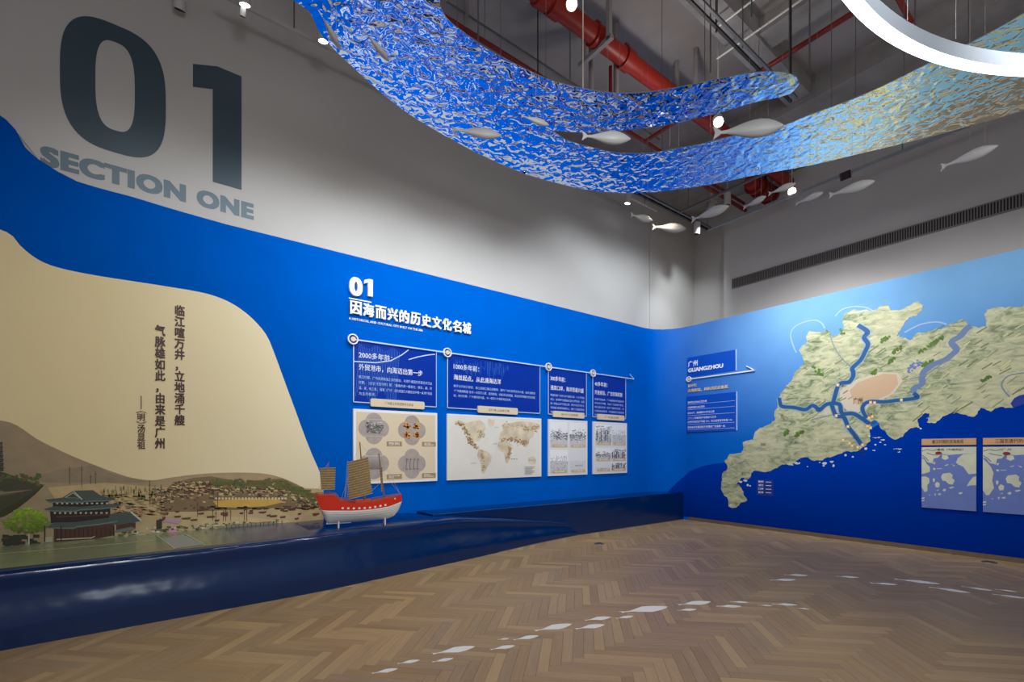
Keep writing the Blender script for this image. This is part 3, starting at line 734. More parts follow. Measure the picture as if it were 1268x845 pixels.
# lake, harbour and islands
for k in range(34): 
    x = hr.uniform(1124, 1143); y = 459-(x-1124)*0.7+hr.uniform(-4, 4); mpoly([(x-1.6, y), (x, y-1.4), (x+1.8, y-0.3), (x+0.4, y+1.4)], rgb(104, 122, 178), 0.0048+k*1e-5)
mpoly([(1251, 500), (1256, 493), (1262, 490), (1270, 488), (1276, 489), (1276, 497), (1262, 503), (1254, 505)], rgb(0, 48, 150), 0.0040)
for (x, y, w_, h_) in ((917, 597, 5, 3), (923, 595, 6, 3), (926, 601, 3, 3), (929, 602, 2, 2), (987, 574, 8, 3), (981, 576, 3, 1.5), (1021, 574, 6, 3), (1030, 572, 5, 3), (1032, 577, 3, 3.5), (1020, 577, 3, 2), (1015, 573, 2, 1.4), (905, 626, 3, 3), (1084, 551, 3, 2), (1090, 548, 3, 1.5), (1082, 558, 4, 1.5), (1096, 551, 3, 1.2), (1112, 556, 12, 1), (1086, 542, 12, 1), (1093, 545, 6, 1.5), (1076, 540, 4, 3), (1072, 556, 4, 3), (1113, 560, 4, 1), (1140, 531, 3, 2), (1056, 566, 3, 2), (1047, 564, 3, 3), (1000, 578, 2, 1)):
    p_ = [(x+w_/2*math.cos(t), y+h_/2*math.sin(t)) for t in [i*PI/4 for i in range(8)]]
    mpoly(jag(p_, 1, 0.5, int(x)), rgb(206, 210, 214), 0.0040)
mp_.build('river_print', M_flat, land)
# map lettering
def wtext(body, px0, py_top, px1, py_bot, m, parent, off=0.02, d=0.006, **k):
    s0, zt_ = wp(px0, py_top); s1, _ = wp(px1, py_top); _, zb_ = wp(px0, py_bot)
    F = empty('frame_tmp', M=wall_frame(s0, zb_)); o = text(body, 0, 0, s1-s0, zt_-zb_, d, m, None, off=off, **k)
    o.matrix_world = F.matrix_world.copy(); bpy.data.objects.remove(F)
    o.parent = parent; return o
wtext('广州', 1056.5, 493, 1068, 501, M_ink, land, name='map_lettering')
for t_, x_, y_ in (('佛山', 1042, 476.5), ('中山', 1056, 541), ('珠海', 1063, 557), ('江门', 1040, 548), ('东莞', 1074, 512), ('深圳', 1078, 522), ('澳门', 1066, 562), ('茂名', 942, 549), ('湛江', 918, 585)):
    wtext(t_, x_, y_, x_+6, y_+3.4, M_ink, land, name='map_lettering', off=0.01, res=1)

# big section lettering on the upper wall
def on_wall_poly(pts, d, m, name, holes=None, parent=None):
    mb_ = MB(); P = [wp(*p) for p in pts] if pts and len(pts[0]) == 2 else pts
    mb_.poly(P, None, lambda s, z: W(s, z, d)); return mb_.build(name, m, parent)
def ring_shape(s0, s1, z0, z1, a0, a1, b0, b1, d, m, name, parent, e=3.2):
    mb_ = MB(); N = 72; o_, i_ = [], []
    def se(t, x0, x1, y0, y1, e):
        c, s_ = math.cos(t), math.sin(t)
        return (x0+x1)/2+(x1-x0)/2*math.copysign(abs(c)**(2/e), c), (y0+y1)/2+(y1-y0)/2*math.copysign(abs(s_)**(2/e), s_)
    for k in range(N):
        t = 2*PI*k/N; o_.append(W(*se(t, s0, s1, z0, z1, e), d)); i_.append(W(*se(t, a0, a1, b0, b1, e), d))
    mb_.add(o_+i_, [(k, (k+1) % N, N+(k+1) % N, N+k) for k in range(N)]); return mb_.build(name, m, parent)
dU = -0.010
ring_shape(ws(74.5), ws(206), wz(172, 197), wz(105, 13.8), ws(118.6), ws(167.5), wz(152, 163.7), wz(142, 51), dU, M_slate, 'numeral_zero', wall_left, 3.0)
zt1, zb1 = wz(299.5, 94), wz(299.5, 235)
sA, sB, sC_ = ws(239.5), ws(264), ws(299.8)
o = MB(); o.poly([(sB, zb1), (sC_, zb1), (sC_, zt1), (ws(270), zt1), (sA, wz(239.5, 78.5)), (sA, wz(239.5, 107)), (sB, wz(264, 110))], None, lambda s, z: W(s, z, dU)); o.build('numeral_one', M_slate, wall_left)
s0_, zb_ = wp(50, 203); s1_, zb_ = wp(315, 272.6); zt_ = wz(315, 252.4)
F = wall_frame(s0_, zb_)
for word, a, b in (('SECTION', 50, 231), ('ONE', 244, 315)):
    o = text(word, ws(a)-s0_, 0, ws(b)-s0_, zt_-zb_, dU, M_slate2, None, name='section_lettering', off=0.075, res=4, space=1.10); o.matrix_world = F; o.parent = wall_left

# poem
F = wall_frame(ws(170), 0)
for body, xa, xb, ya, yb in (('临\n江\n喧\n万\n井\n，\n立\n地\n涌\n千\n艘', 216.5, 229.5, 378.5, 527), ('气\n脉\n雄\n如\n此\n，\n由\n来\n是\n广\n州', 192.2, 205.5, 403, 556), ('︱\n（\n明\n）\n汤\n显\n祖', 170.5, 180.5, 490, 556)):
    if body[0] == '︱':
        vb = '明'; 
        z_t, z_b = wz(175, 509), wz(175, 556.5)
        text('明', ws(170.8)-ws(170), wz(175, 521.5), ws(180)-ws(170), wz(175, 512.5), 0.009, M_brown, None, name='poem_lettering', off=0.035).matrix_world = F
        text('汤\n显\n祖', ws(170.5)-ws(170), wz(175, 556.5), ws(180.5)-ws(170), wz(175, 526), 0.009, M_brown, None, name='poem_lettering', off=0.035, line=0.95).matrix_world = F
        m_ = MB(); m_.box((ws(174.9)-ws(170), wz(175, 507), 0.008), (ws(176)-ws(170), wz(175, 490.5), 0.009))
        for yy, sg in ((511.2, 1), (522.8, -1)):
            for k in range(6):
                x_ = -1+2*k/6; x2 = -1+2*(k+1)/6; m_.bar((ws(175.6)-ws(170)+x_*0.04, wz(175, yy)+sg*(0.012-0.018*x_*x_), 0.0085), (ws(175.6)-ws(170)+x2*0.04, wz(175, yy)+sg*(0.012-0.018*x2*x2), 0.0085), 0.006, 0.002)
        m_.build('poem_lettering', M_brown, None).matrix_world = F
        continue
    o = text(body, ws(xa)-ws(170), wz((xa+xb)/2, yb), ws(xb)-ws(170), wz((xa+xb)/2, ya), 0.009, M_brown, None, name='poem_lettering', off=0.06, res=2, align='CENTER', shear=0.0)
    o.matrix_world = F
for o in list(COL.objects):
    if o.name.startswith('poem_lettering'): o.parent = mural

# ================================================================== PANELS ON THE LEFT WALL
# title
ZT0 = wz(432, 389)
P = Panel('title_lettering', 432, ZT0, 'raised white chapter title, numerals over a row of heavy Chinese characters', 'sign')
def fit(P, body, x0, x1, yt, yb, w0, m, **k):
    """text between px columns x0..x1, its top and bottom rows read at x0"""
    u0, vt = P.uv(x0, yt); _, vb = P.uv(x0, yb); u1 = P.uv(x1, yt)[0]
    return text(body, u0, vb, u1, vt, w0, m, P.o, **k)
fit(P, '0', 431.8, 448.2, 342.8, 366, 0.004, M_white, name='numeral', off=0.05, depth=0.035, res=5)
a_, vt_ = P.uv(450.4, 345.4); b_ = P.uv(460.8, 346)[0]; vb_ = P.uv(450.4, 366.6)[1]; W1, H1 = b_-a_, vt_-vb_
MB().prism([(a_+W1*.42, vb_), (b_, vb_), (b_, vt_), (a_+W1*.55, vt_), (a_, vt_-H1*.12), (a_, vt_-H1*.32), (a_+W1*.42, vt_-H1*.22)], .004, .039, lambda a, b, c: (a, b, c)).build('numeral', M_white, P.o)
u0, v0 = P.uv(432, 370.2); u1, _ = P.uv(460, 370); P.plate('underline', u0, v0, u1, v0+0.014, 0.0, 0.012, M_white)
chars = '因海而兴的历史文化名城'
zt_, zb_ = P.uv(432, 372.4)[1], 0.0
su0, su1 = P.uv(432, 380)[0], P.uv(582.8, 400)[0]
cw = (su1-su0)/len(chars)
for k, ch in enumerate(chars):
    text(ch, su0+k*cw+0.008, zb_, su0+(k+1)*cw-0.008, zt_, 0.004, M_white, P.o, name='character', off=0.075, depth=0.03, res=2)
fit(P, 'A HISTORICAL AND CULTURAL CITY BUILT ON THE SEA', 432, 523.6, 393.0, 396.0, 0.004, M_white, name='english_line', off=0.02, depth=0.006, res=1)

# timeline rail
rings = [(436.2, 420.8), (552.6, 437.1), (677.6, 454.9), (732.6, 463.1)]
ZR = sum(wz(*r) for r in rings)/4
P = Panel('timeline_rail', 436.2, ZR, 'thin white timeline rail with four ring nodes and an open arrow tip', 'sign')
tip = P.uv(783.6, 470.5)[0]
P.plate('rail_bar', 0.03, -0.009, tip, 0.009, 0.026, 0.036, M_frame)
tb = MB(); tb.bar((tip, -0.003, 0.028), (tip-0.13, 0.085, 0.028), 0.012, 0.018); tb.build('arrow_tip', M_frame, P.o)
for k, (x, y) in enumerate(rings):
    u = P.uv(x, y)[0]; r_ = 0.068
    mb = MB(); N = 28
    for (ra, rb, w0, w1) in ((r_*0.78, r_, 0.02, 0.05),):
        vs = []
        for rad, ww in ((rb, w0), (rb, w1), (ra, w1), (ra, w0)):
            for i in range(N): vs.append((u+rad*math.cos(2*PI*i/N), rad*math.sin(2*PI*i/N), ww))
        fs = [(a*N+i, a*N+(i+1) % N, ((a+1) % 4)*N+(i+1) % N, ((a+1) % 4)*N+i) for a in range(4) for i in range(N)]
        mb.add(vs, fs)
    auto_smooth(mb.build('node_ring', M_white, P.o))
    mb = MB().tube((u, 0, 0.015), (u, 0, 0.03), r_*0.76, n=24); mb.build('node_disc', M_board, P.o)
    mb = MB().tube((u, 0, 0.03), (u, 0, 0.055), r_*0.46, n=20); mb.build('node_stud', M_cream, P.o)

def lines_text(P, lines, u0, v_top, u1, lh, hgt, m, w0, name='body_lettering', off=0.0, res=1, frac=None):
    for k, t_ in enumerate(lines):
        f = 1.0 if frac is None else frac[k]
        text(t_, u0, v_top-k*lh-hgt, u0+(u1-u0)*f, v_top-k*lh, w0, m, P.o, name=name, off=off, res=res)
ZPB = wz(540, 504.6); Z_POST_T = (wz(437, 507)+wz(552.9, 512.4)+wz(678, 519.2))/3; Z_POST_B = (wz(437, 600)+wz(552.9, 595.8)+wz(678, 590)+wz(733, 586.7))/4
INFO = [(437.3, 540, '2000多年前：', '外贸港市，向海迈出第一步', ['秦汉时期，广州就是南海之滨的都会，与海外诸国的贸易往来日益', '频繁。《史记·货殖列传》载：“番禺亦其一都会也，珠玑、犀、玳', '瑁、果、布之凑。”番禺（广州）成为我国几大都会当中唯一以海外贸易', '为主的都市。'], [1, 1, 1, .22], (457.7, 524), '广州秦汉贸易遗物考古发现',
         'dark blue text board with pale wave strokes, above the beige relic poster'),
        (553.4, 668, '1000多年前：', '海丝起点，从此通海达洋', ['始于公元前三世纪，海上丝绸之路日渐繁荣，唐代广州为世界东方大港，由此启航的', '“广州通海夷道”全长一点四万公里，途经南海、印度洋沿岸诸国，是当时世界最长的远洋航', '线；宋元时期，广州港贸易兴盛，与一百四十多国家地区往来。'], [1, 1, .68], (590, 639), '古代海上丝绸之路',
         'widest dark blue text board of the timeline, above the world map'),
        (678, 725.4, '300多年前：', '通商口岸，海洋贸易兴盛', ['明清时期广州成为对外通商口岸，十三行商馆', '林立，丝绸茶叶瓷器由此运往世界各地，全国', '唯一的海上对外贸易口岸，是中外经济文化交', '流的窗口和海洋贸易中心，吸引了各国的商船', '往来于珠江口岸。'], [1, 1, 1, 1, .5], (682.8, 721.3), '清代广州十三行商贸繁盛图',
         'dark blue text board above the poster of two pale engravings and two sketches'),
        (733, 774, '40多年前：', '开放前沿，广交四海宾朋', ['改革开放以来，广州发挥毗邻港澳优势', '率先对外开放，创办广交会和开发区，', '港口通达全球一百多个国家和地区，成', '为国际航运枢纽，外向型经济迅速发展', '壮大。'], [1, 1, 1, 1, .18], (737.8, 770.8), '广交会旧照',
         'narrow dark blue text board beside the arrow tip, last of the timeline')]
for k, (xa, xb, t1, t2, body, fr, cp, cap_t, lab) in enumerate(INFO):
    P = Panel('info_board', xa, ZPB, lab, 'sign', None)
    wd_ = P.uv(xb, 500)[0]; hh = ZR-ZPB-0.01
    P.plate('board', 0, 0, wd_-0.06, hh, 0.0, 0.016, M_board)
    fr_ = 0.008
    P.plate('frame_side', -0.004, 0, fr_, hh, 0.016, 0.024, M_frame); P.plate('frame_side', wd_-fr_, 0, wd_, hh, 0.0, 0.024, M_frame)
    P.plate('frame_bottom', 0, -0.004, wd_, fr_, 0.0, 0.024, M_frame)
    P.plate('board', wd_-0.06, 0.004, wd_-fr_, hh, 0.0, 0.015, M_board)
    hd = 0.085; m_ = wd_*0.06 if wd_ > 0.7 else 0.045
    fac = (0.42, 0.28, 0.42, 0.42)[k]; fac2 = (0.86, 0.55, 0.98, 0.94)[k]
    text(t1, m_, hh-0.13-hd, m_+wd_*fac*0.9, hh-0.13, 0.017, M_white, P.o, name='heading_lettering', off=0.021, res=2)
    text(t2, m_, hh-0.29-hd, m_+(wd_-2*m_)*fac2, hh-0.29, 0.017, M_white, P.o, name='heading_lettering', off=0.021, res=2)
    lines_text(P, body, m_, hh-0.44, wd_-m_, 0.072, 0.042, M_frame, 0.017, frac=fr, off=0.012)
    cu0, cu1 = P.uv(cp[0], 500)[0], P.uv(cp[1], 500)[0]
    c = P.plate('caption_plate', cu0, -0.045, cu1, 0.06, 0.024, 0.05, M_cream, r=0.02)
    tl = (cu1-cu0)
    t_ = text(cap_t, cu0+tl*0.25, -0.014, cu1-tl*0.22, 0.026, 0.0505, M_ink, c, name='caption_lettering', off=0.01, res=1)
    if k == 0:
        mb = MB()
        for a in range(26):
            x_ = 0.03+a*0.022; y0_ = 0.08+0.1*math.sin(a*0.5); mb.bar((x_, y0_, 0.0172), (x_+0.05, hh-0.03-0.05*math.sin(a*0.3)**2, 0.0172), 0.0035, 0.0006)
        mb.build('fine_line_print', mat('thin_blue_line', (70, 130, 214), 0.5), P.o)
        mb = MB()
        pts1 = [(0, hh*0.66), (wd_*0.25, hh*0.68), (wd_*0.42, hh*0.74), (wd_*0.55, hh*0.86), (wd_*0.64, hh*0.97)]
        pts2 = [(wd_*0.64, hh*0.80), (wd_*0.76, hh*0.87), (wd_*0.9, hh*0.93), (wd_-0.02, hh*0.955)]
        for pp in (pts1, pts2):
            mb = MB(); lo = []; hi = []
            for i, p in enumerate(pp):
                t = (Vector(pp[min(i+1, len(pp)-1)])-Vector(pp[max(i-1, 0)])).normalized(); nn = Vector((-t.y, t.x))*.007
                lo.append(Vector(p)-nn); hi.append(Vector(p)+nn)
            k_ = len(pp); mb.add([(v.x, v.y, .0178) for v in lo+hi], [(i, i+1, k_+i+1, k_+i) for i in range(k_-1)]); mb.build('wave_stroke', M_frame, P.o)
    elif k == 1:
        mb = MB(); rr = random.Random(2)
        for a in range(60):
            x_ = 0.1+a*0.017+rr.uniform(0, .01); mb.bar((x_, hh-0.03-rr.uniform(0, .12), 0.0172), (x_, hh-0.05-rr.uniform(.05, .25), 0.0172), 0.003, 0.0006)
        mb.build('fine_line_print', mat('thin_blue_line', (70, 130, 214), 0.5), P.o)

# posters
def poster(name, xa, xb, label, back=(236, 234, 230)):
    P = Panel(name, xa, Z_POST_B, label, 'poster', None)
    P.w = P.uv(xb, 500)[0]; P.h = Z_POST_T-Z_POST_B
    P.plate('board', 0, 0, P.w, P.h, 0.0, 0.03, mat('foam_board_white', (240, 240, 240), 0.5)); return P
# relics
P = poster('relic_poster', 437, 540.5, 'beige poster with four grey quatrefoil medallions showing old relics', None)
P.plate('beige_print', 0.035, 0.03, P.w-0.03, P.h-0.035, 0.03, 0.0306, mat('beige_print', (226, 208, 178), 0.5))
M_med = mat('medallion_grey', (176, 162, 154), 0.5, noise=(14, 0.12)); M_lab = mat('label_khaki', (166, 142, 92), 0.5)
capt = [('陶船\n汉代', .0), ('金饰\n南越国', .0), ('象牙印章\n西汉', .0), ('船纹拓片\n秦汉时期遗迹', .0)]
for k, (fx_, fy_) in enumerate(((0.225, 0.745), (0.675, 0.735), (0.225, 0.27), (0.675, 0.26))):
    cx, cy = P.w*fx_, P.h*fy_; r_ = 0.082*1.05*(P.w/0.9)
    mb = MB(); pts = []
    N = 96
    for i in range(N):
        t = 2*PI*i/N; rr_ = 0
        for ax, ay in ((1, 0), (-1, 0), (0, 1), (0, -1)):
            ox, oy = ax*r_*0.8, ay*r_*0.8; b_ = ox*math.cos(t)+oy*math.sin(t); disc = b_*b_-(ox*ox+oy*oy)+r_*r_
            if disc >= 0: rr_ = max(rr_, b_+math.sqrt(disc))
        pts.append((cx+rr_*math.cos(t), cy+rr_*math.sin(t)))
    mb.poly(pts, None, lambda a, b: (a, b, 0.0312)); med = mb.build('medallion', M_med, P.o)
    mb = MB(); rr = random.Random(k)
    if k == 0:
        mb.poly([(cx-0.12, cy+0.05), (cx-0.08, cy-0.06), (cx+0.08, cy-0.07), (cx+0.13, cy+0.05)], rgb(120, 116, 108), lambda a, b: (a, b, 0.0316))
        for i in range(90):
            x_, y_ = cx+rr.uniform(-.11, .11), cy+rr.uniform(-.06, .09); mb.box((x_, y_, 0.0317), (x_+rr.uniform(.008, .03), y_+rr.uniform(.004, .012), 0.0318), rgb(*([rr.choice([60, 90, 190, 214])]*3)))
        mb.box((cx-.13, cy-.1, .0317), (cx+.13, cy-.097, .0318), rgb(230, 228, 220)); mb.box((cx-.13, cy+.12, .0317), (cx+.13, cy+.123, .0318), rgb(230, 228, 220))
    elif k == 1:
        for ox, oy in ((-.075, .055), (.07, .055), (-.07, -.07), (.07, -.07)):
            for i in range(26):
                a = rr.uniform(0, 2*PI); q_ = rr.uniform(.01, .05); x_, y_ = cx+ox+q_*math.cos(a), cy+oy+q_*math.sin(a)
                mb.box((x_-.012, y_-.008, .0317), (x_+.012, y_+.008, .0318), rgb(*rr.choice([(236, 150, 20), (252, 186, 50), (208, 112, 10)])))
    elif k == 2:
        mb.poly([(cx-.1, cy+.09), (cx+.1, cy+.09), (cx+.09, cy-.08), (cx-.09, cy-.08)], rgb(146, 132, 122), lambda a, b: (a, b, .0316))
        for i in range(16): mb.box((cx-.095, cy-.07+i*.01, .0317), (cx+.095, cy-.066+i*.01, .0318), rgb(*([90+i*8]*3)))
        mb.box((cx-.12, cy+.1, .0317), (cx+.12, cy+.104, .0318), rgb(236, 232, 226))
    else:
        for i in range(4):
            x_ = cx-.09+i*.055
            mb.bar((x_, cy-.08, .0317), (x_+.01, cy+.07, .0317), .007, .0004, rgb(60, 56, 56)); mb.bar((x_, cy-.08, .0317), (x_+.03, cy-.07, .0317), .007, .0004, rgb(60, 56, 56)); mb.bar((x_+.01, cy+.07, .0317), (x_+.035, cy+.05, .0317), .007, .0004, rgb(60, 56, 56))
    mb.build('relic_picture', M_flat, med)
    lx, ly = (P.w*0.37, P.w*0.80)[k % 2], (P.h*0.505 if k < 2 else P.h*0.05)
    pl = P.plate('relic_label', lx, ly, lx+P.w*.18, ly+P.h*.068, .0306, .0312, M_lab); text(capt[k][0], lx+.03, ly+.012, lx+P.w*.18-.03, ly+P.h*.068-.012, .0316, M_white, pl, name='lettering', off=0.02, res=1)
# world map
P = poster('world_map_poster', 552.9, 669.1, 'large pale world map poster with brown mountains on white board', None)
P.plate('map_sheet', 0.012, 0.012, P.w-0.012, P.h-0.012, 0.03, 0.0306, mat('map_paper', (234, 229, 220), 0.5, noise=(3, 0.05)))
def wm(pts): return [(P.w*(x-38)/562.0, P.h*(1-((y-(422+(x-38)*0.05))/((825-422)-(x-38)*0.0925)))) for x, y in pts]
M_cont = mat('continent_print', (224, 208, 180), 0.5, noise=(7, 0.22))
for nm, pts in (('north_america', [(75,470),(100,462),(135,478),(180,465),(215,460),(240,480),(250,510),(235,530),(245,548),(220,570),(205,590),(185,585),(180,605),(200,628),(225,640),(205,636),(180,620),(160,595),(148,560),(125,515),(100,492),(78,490)]),
               ('south_america', [(205,640),(235,642),(262,655),(285,680),(278,712),(262,735),(248,765),(238,785),(225,780),(222,745),(212,705),(198,675)]),
               ('greenland', [(262,452),(300,458),(295,490),(275,505),(262,480)]),
               ('eurasia', [(330,560),(335,535),(350,520),(345,495),(360,475),(390,480),(430,470),(480,465),(530,472),(590,485),(588,510),(560,525),(545,560),(520,575),(515,600),(495,630),(480,618),(462,600),(452,612),(440,590),(420,580),(405,590),(385,570),(360,572),(345,580),(325,578)]),
               ('africa', [(325,590),(350,580),(385,590),(410,612),(420,625),(400,650),(395,690),(378,725),(365,715),(360,680),(352,655),(325,640),(316,615)]),
               ('australia', [(510,690),(545,680),(565,700),(560,725),(535,730),(512,720)])):
    mb = MB(); mb.poly(jag(wm(pts), 2, 0.18, len(pts)), None, lambda a, b: (a, b, 0.0310)); mb.build('continent', M_cont, P.o)
mb = MB(); rr = random.Random(8)
def blot(path, nb, sp, c):
    for _ in range(nb):
        i = rr.randrange(len(path)-1); t = rr.random(); x = path[i][0]*(1-t)+path[i+1][0]*t+rr.gauss(0, sp); y = path[i][1]*(1-t)+path[i+1][1]*t+rr.gauss(0, sp)
        (u, v), = wm([(x, y)]); s_ = rr.uniform(.008, .022)
        if not (0.03 < u < P.w-0.03 and 0.03 < v < P.h-0.03): continue
        mb.poly([(u-s_, v), (u, v-s_*.6), (u+s_, v+.002), (u, v+s_*.6)], rgb(*c), lambda a, b: (a, b, 0.0314+_*1e-6))
blot([(90,475),(120,500),(150,560),(160,590),(200,632)], 130, 6, (150, 118, 78)); blot([(225,650),(230,700),(235,770)], 50, 5, (176, 146, 104)); blot([(345,575),(400,575),(440,585),(480,600),(500,590)], 130, 8, (158, 126, 84))
blot([(470,500),(520,520),(580,495)], 70, 10, (176, 148, 104)); blot([(385,620),(395,650),(375,690)], 50, 6, (166, 134, 92)); blot([(360,490),(400,500),(450,490)], 40, 10, (196, 172, 132)); blot([(215,520),(225,560)], 30, 8, (176, 150, 110))
mb.build('mountain_print', M_flat, P.o)
for t_, x_, y_, ww in (('太 平 洋', 165, 718, 26), ('大 西 洋', 290, 600, 26), ('印 度 洋', 400, 692, 42), ('北 冰 洋', 300, 500, 22), ('澳 大 利 亚', 515, 700, 34)):
    (u, v), (u2, v2) = wm([(x_, y_), (x_+ww, y_+7)]); text(t_, u, v2, u2, v, .0318, M_ink, P.o, name='map_lettering', off=0.01, res=1)
for k in range(6):
    (u, v), (u2, v2) = wm([(484, 742+k*8.5), (555-(k % 3)*10, 747+k*8.5)]); text('广州通海夷道途经国家地区航线', u, v2, u2, v, .0318, M_ink, P.o, name='legend_lettering', off=0.0, res=1)
# photo posters
def photo(mbx, u0, v0, u1, v1, kind, seed):
    rr = random.Random(seed); g = lambda v: rgb(v, v-1, v+3)
    hz = v0+(v1-v0)*0.52
    sky, gnd = (240, 204) if kind != 3 else (226, 216)
    mbx.box((u0, hz, .0304), (u1, v1, .031), g(sky)); mbx.box((u0, v0, .0304), (u1, hz, .031), g(gnd))
    W_, H_ = u1-u0, v1-v0
    for i in range({0: 170, 1: 190, 2: 120, 3: 30, 4: 220}[kind]):
        x = rr.uniform(u0, u1-.03); 
        y = (rr.gauss(hz-H_*.06, H_*.09) if kind in (0, 1, 3) else rr.uniform(v0+H_*.1, v1-H_*.3) if kind == 2 else rr.uniform(v0+H_*.1, v1-H_*.12))
        if kind == 3: y = rr.gauss(v0+H_*.3, H_*.02); x = rr.uniform(u0+W_*.3, u1-W_*.25)
        y = min(max(y, v0+.01), v1-.02); l = rr.uniform(.01, .05)*(0.6 if kind in (2, 3) else 1)
        mbx.box((x, y, .0311), (min(x+l, u1), y+rr.uniform(.004, .016), .0312+i*1e-7), g(rr.choice([70, 96, 120, 150, 226] if kind != 2 else [150, 170, 196])))
    if kind in (0, 1, 2):
        for i in range(6): x = rr.uniform(u0+.02, u1-.02); mbx.box((x, hz, .0313), (x+.003, hz+H_*rr.uniform(.12, .3), .0314), g(110))
    if kind == 4:
        for i in range(7): x = u0+W_*(.06+i*.13); mbx.box((x, v0+H_*.2, .0313), (x+W_*.05, v1-H_*.3, .0314), g(rr.choice([70, 84, 200])))
for nm, xa, xb, lab, tiles in (('engraving_poster', 678, 726, 'poster of four grey harbour engravings in a two by two layout', [((.04, .96, .48, .5), 0), ((.52, .96, .96, .5), 1), ((.04, .46, .48, .04), 2), ((.52, .46, .96, .04), 3)]),
                          ('photo_poster', 733.3, 775, 'poster of six black and white trade fair photographs nearest the corner', [((.06, .96, .52, .55), 4), ((.55, .96, .97, .55), 2), ((.06, .50, .50, .24), 0), ((.52, .50, .97, .24), 4), ((.06, .21, .50, .04), 3), ((.52, .21, .97, .04), 4)])):
    P = poster(nm, xa, xb, lab, None)
    P.plate('paper', 0.015, 0.012, P.w-0.015, P.h-0.012, .03, .0303, mat('paper_grey', (228, 226, 226), 0.5))
    for i, ((a, b, c, d), kd) in enumerate(tiles):
        mb = MB(); photo(mb, P.w*a, P.h*d, P.w*c, P.h*b, kd, i+len(tiles)*10); pc = mb.build('picture', M_flat, P.o)
        pl = MB().box((P.w*(a+.05), P.h*d+.005, .0314), (P.w*(c-.03), P.h*d+.055, .0322)).build('picture_caption', mat('caption_tan', (204, 180, 132), 0.5), pc)
        text(['十三行商馆', '黄埔古港', '珠江帆影', '外销画', '广交会', '旧貌'][i], P.w*(a+.1), P.h*d+.017, P.w*(c-.08), P.h*d+.045, .0325, M_white, None, name='caption_lettering', off=.02, res=1).parent = pc

# ================================================================== PANELS ON THE RIGHT WALL
ZG = wz(851.8, 467)
P = Panel('city_name_board', 851.8, ZG, 'small bright blue name board with the city name in Chinese over English capitals', 'sign')
u1, vt = P.uv(912, 433)
bb = mat('board_bright_blue', (0, 78, 190), 0.35, noise=(2, 0.08))
P.plate('board', 0, 0, u1, vt, 0.0, 0.02, bb)
P.plate('board_edge', u1-0.012, 0, u1+0.004, vt, 0.0, 0.022, M_frame)
a, _ = P.uv(853, 450); b_, _ = P.uv(864.6, 450); text('广州', a, vt*0.50, b_, vt*0.80, 0.021, M_white, P.o, name='character', off=.03, depth=.008)
b2, _ = P.uv(896, 450); text('GUANGZHOU', a, vt*0.21, b2, vt*0.42, 0.021, M_white, P.o, name='lettering', off=.035, depth=.008, res=3)
ZA = wz(853.8, 470)
P = Panel('short_arrow_rail', 853.8, ZA, 'short white arrow rail with a single ring node below the city name board', 'sign')
tip = P.uv(935.2, 459.7)[0]
P.plate('rail_bar', 0.03, -0.010, tip, 0.010, 0.012, 0.03, M_white)
MB().bar((tip, 0.0, 0.02), (tip-0.15, 0.10, 0.02), 0.016, 0.02).build('arrow_tip', M_white, P.o)
mb = MB(); N = 24; r_ = .055; vs = []
for rad, ww in ((r_, .005), (r_, .035), (r_*.75, .035), (r_*.75, .005)):
    for i in range(N): vs.append((rad*math.cos(2*PI*i/N), rad*math.sin(2*PI*i/N), ww))
mb.add(vs, [(a*N+i, a*N+(i+1) % N, ((a+1) % 4)*N+(i+1) % N, ((a+1) % 4)*N+i) for a in range(4) for i in range(N)]); auto_smooth(mb.build('node_ring', M_white, P.o))
MB().tube((0, 0, .005), (0, 0, .035), r_*.45, n=18).build('node_stud', M_cream, P.o)
P = Panel('era_lettering', 852.5, wz(852.5, 486.5), 'two raised lines of cream characters between the arrow rail and the figures board', 'sign')
M_crm = mat('cream_lettering', (236, 214, 190), 0.45)
e1 = P.uv(863, 480)[0]; e2 = P.uv(902, 480)[0]; vv = P.uv(852.5, 476.5)[1]
text('新时代：', 0, vv*0.62, e1, vv, 0.003, M_crm, P.o, name='lettering', off=.03, depth=.012); text('向海图强，风帆再起启新航', 0, 0.0, e2, vv*0.42, 0.003, M_crm, P.o, name='lettering', off=.03, depth=.012)
ZF = (wz(851.3, 534.5)+wz(912.8, 534.2))/2
P = Panel('figures_board', 851.5, ZF, 'bright blue board listing figures in six ruled lines', 'sign')
u1, vt = P.uv(912.8, 485.4)
P.plate('board', 0, 0, u1, vt, 0.0, 0.03, bb); P.plate('board_edge', u1-.012, 0, u1+.004, vt, 0.0, .032, M_frame)
rows = [('海岸线长约283公里水域', .42), ('大陆岸线约148公里长', .38), ('岛屿14个，海域面积397平方公里', .58), ('二〇二二年海洋生产总值4879.2亿元', .62), ('占全市地区生产总值 15%，约占全省海洋总值 19%', .94), ('海洋经济总量连续多年稳居广东省第一位', .80)]
ys = (.80, .655, .50, .355, .25, .10)
for (t_, f), y_ in zip(rows, ys): text(t_, .02, vt*y_, .02+(u1-.05)*f, vt*(y_+.062), .031, M_white, P.o, name='lettering', off=.02, res=1)
for y_ in (.77, .625, .46, .21, .065): P.plate('ruled_line', .02, vt*y_, u1-.04, vt*y_+.005, .03, .031, M_frame)
P = Panel('map_key', 936.8, wz(936.8, 613.5), 'tiny map key panel on the dark sea below the coast', 'sign')
u1, vt = P.uv(957.7, 594.8); P.plate('board', 0, 0, u1, vt, 0, .004, mat('key_blue', (10, 48, 140), .5))
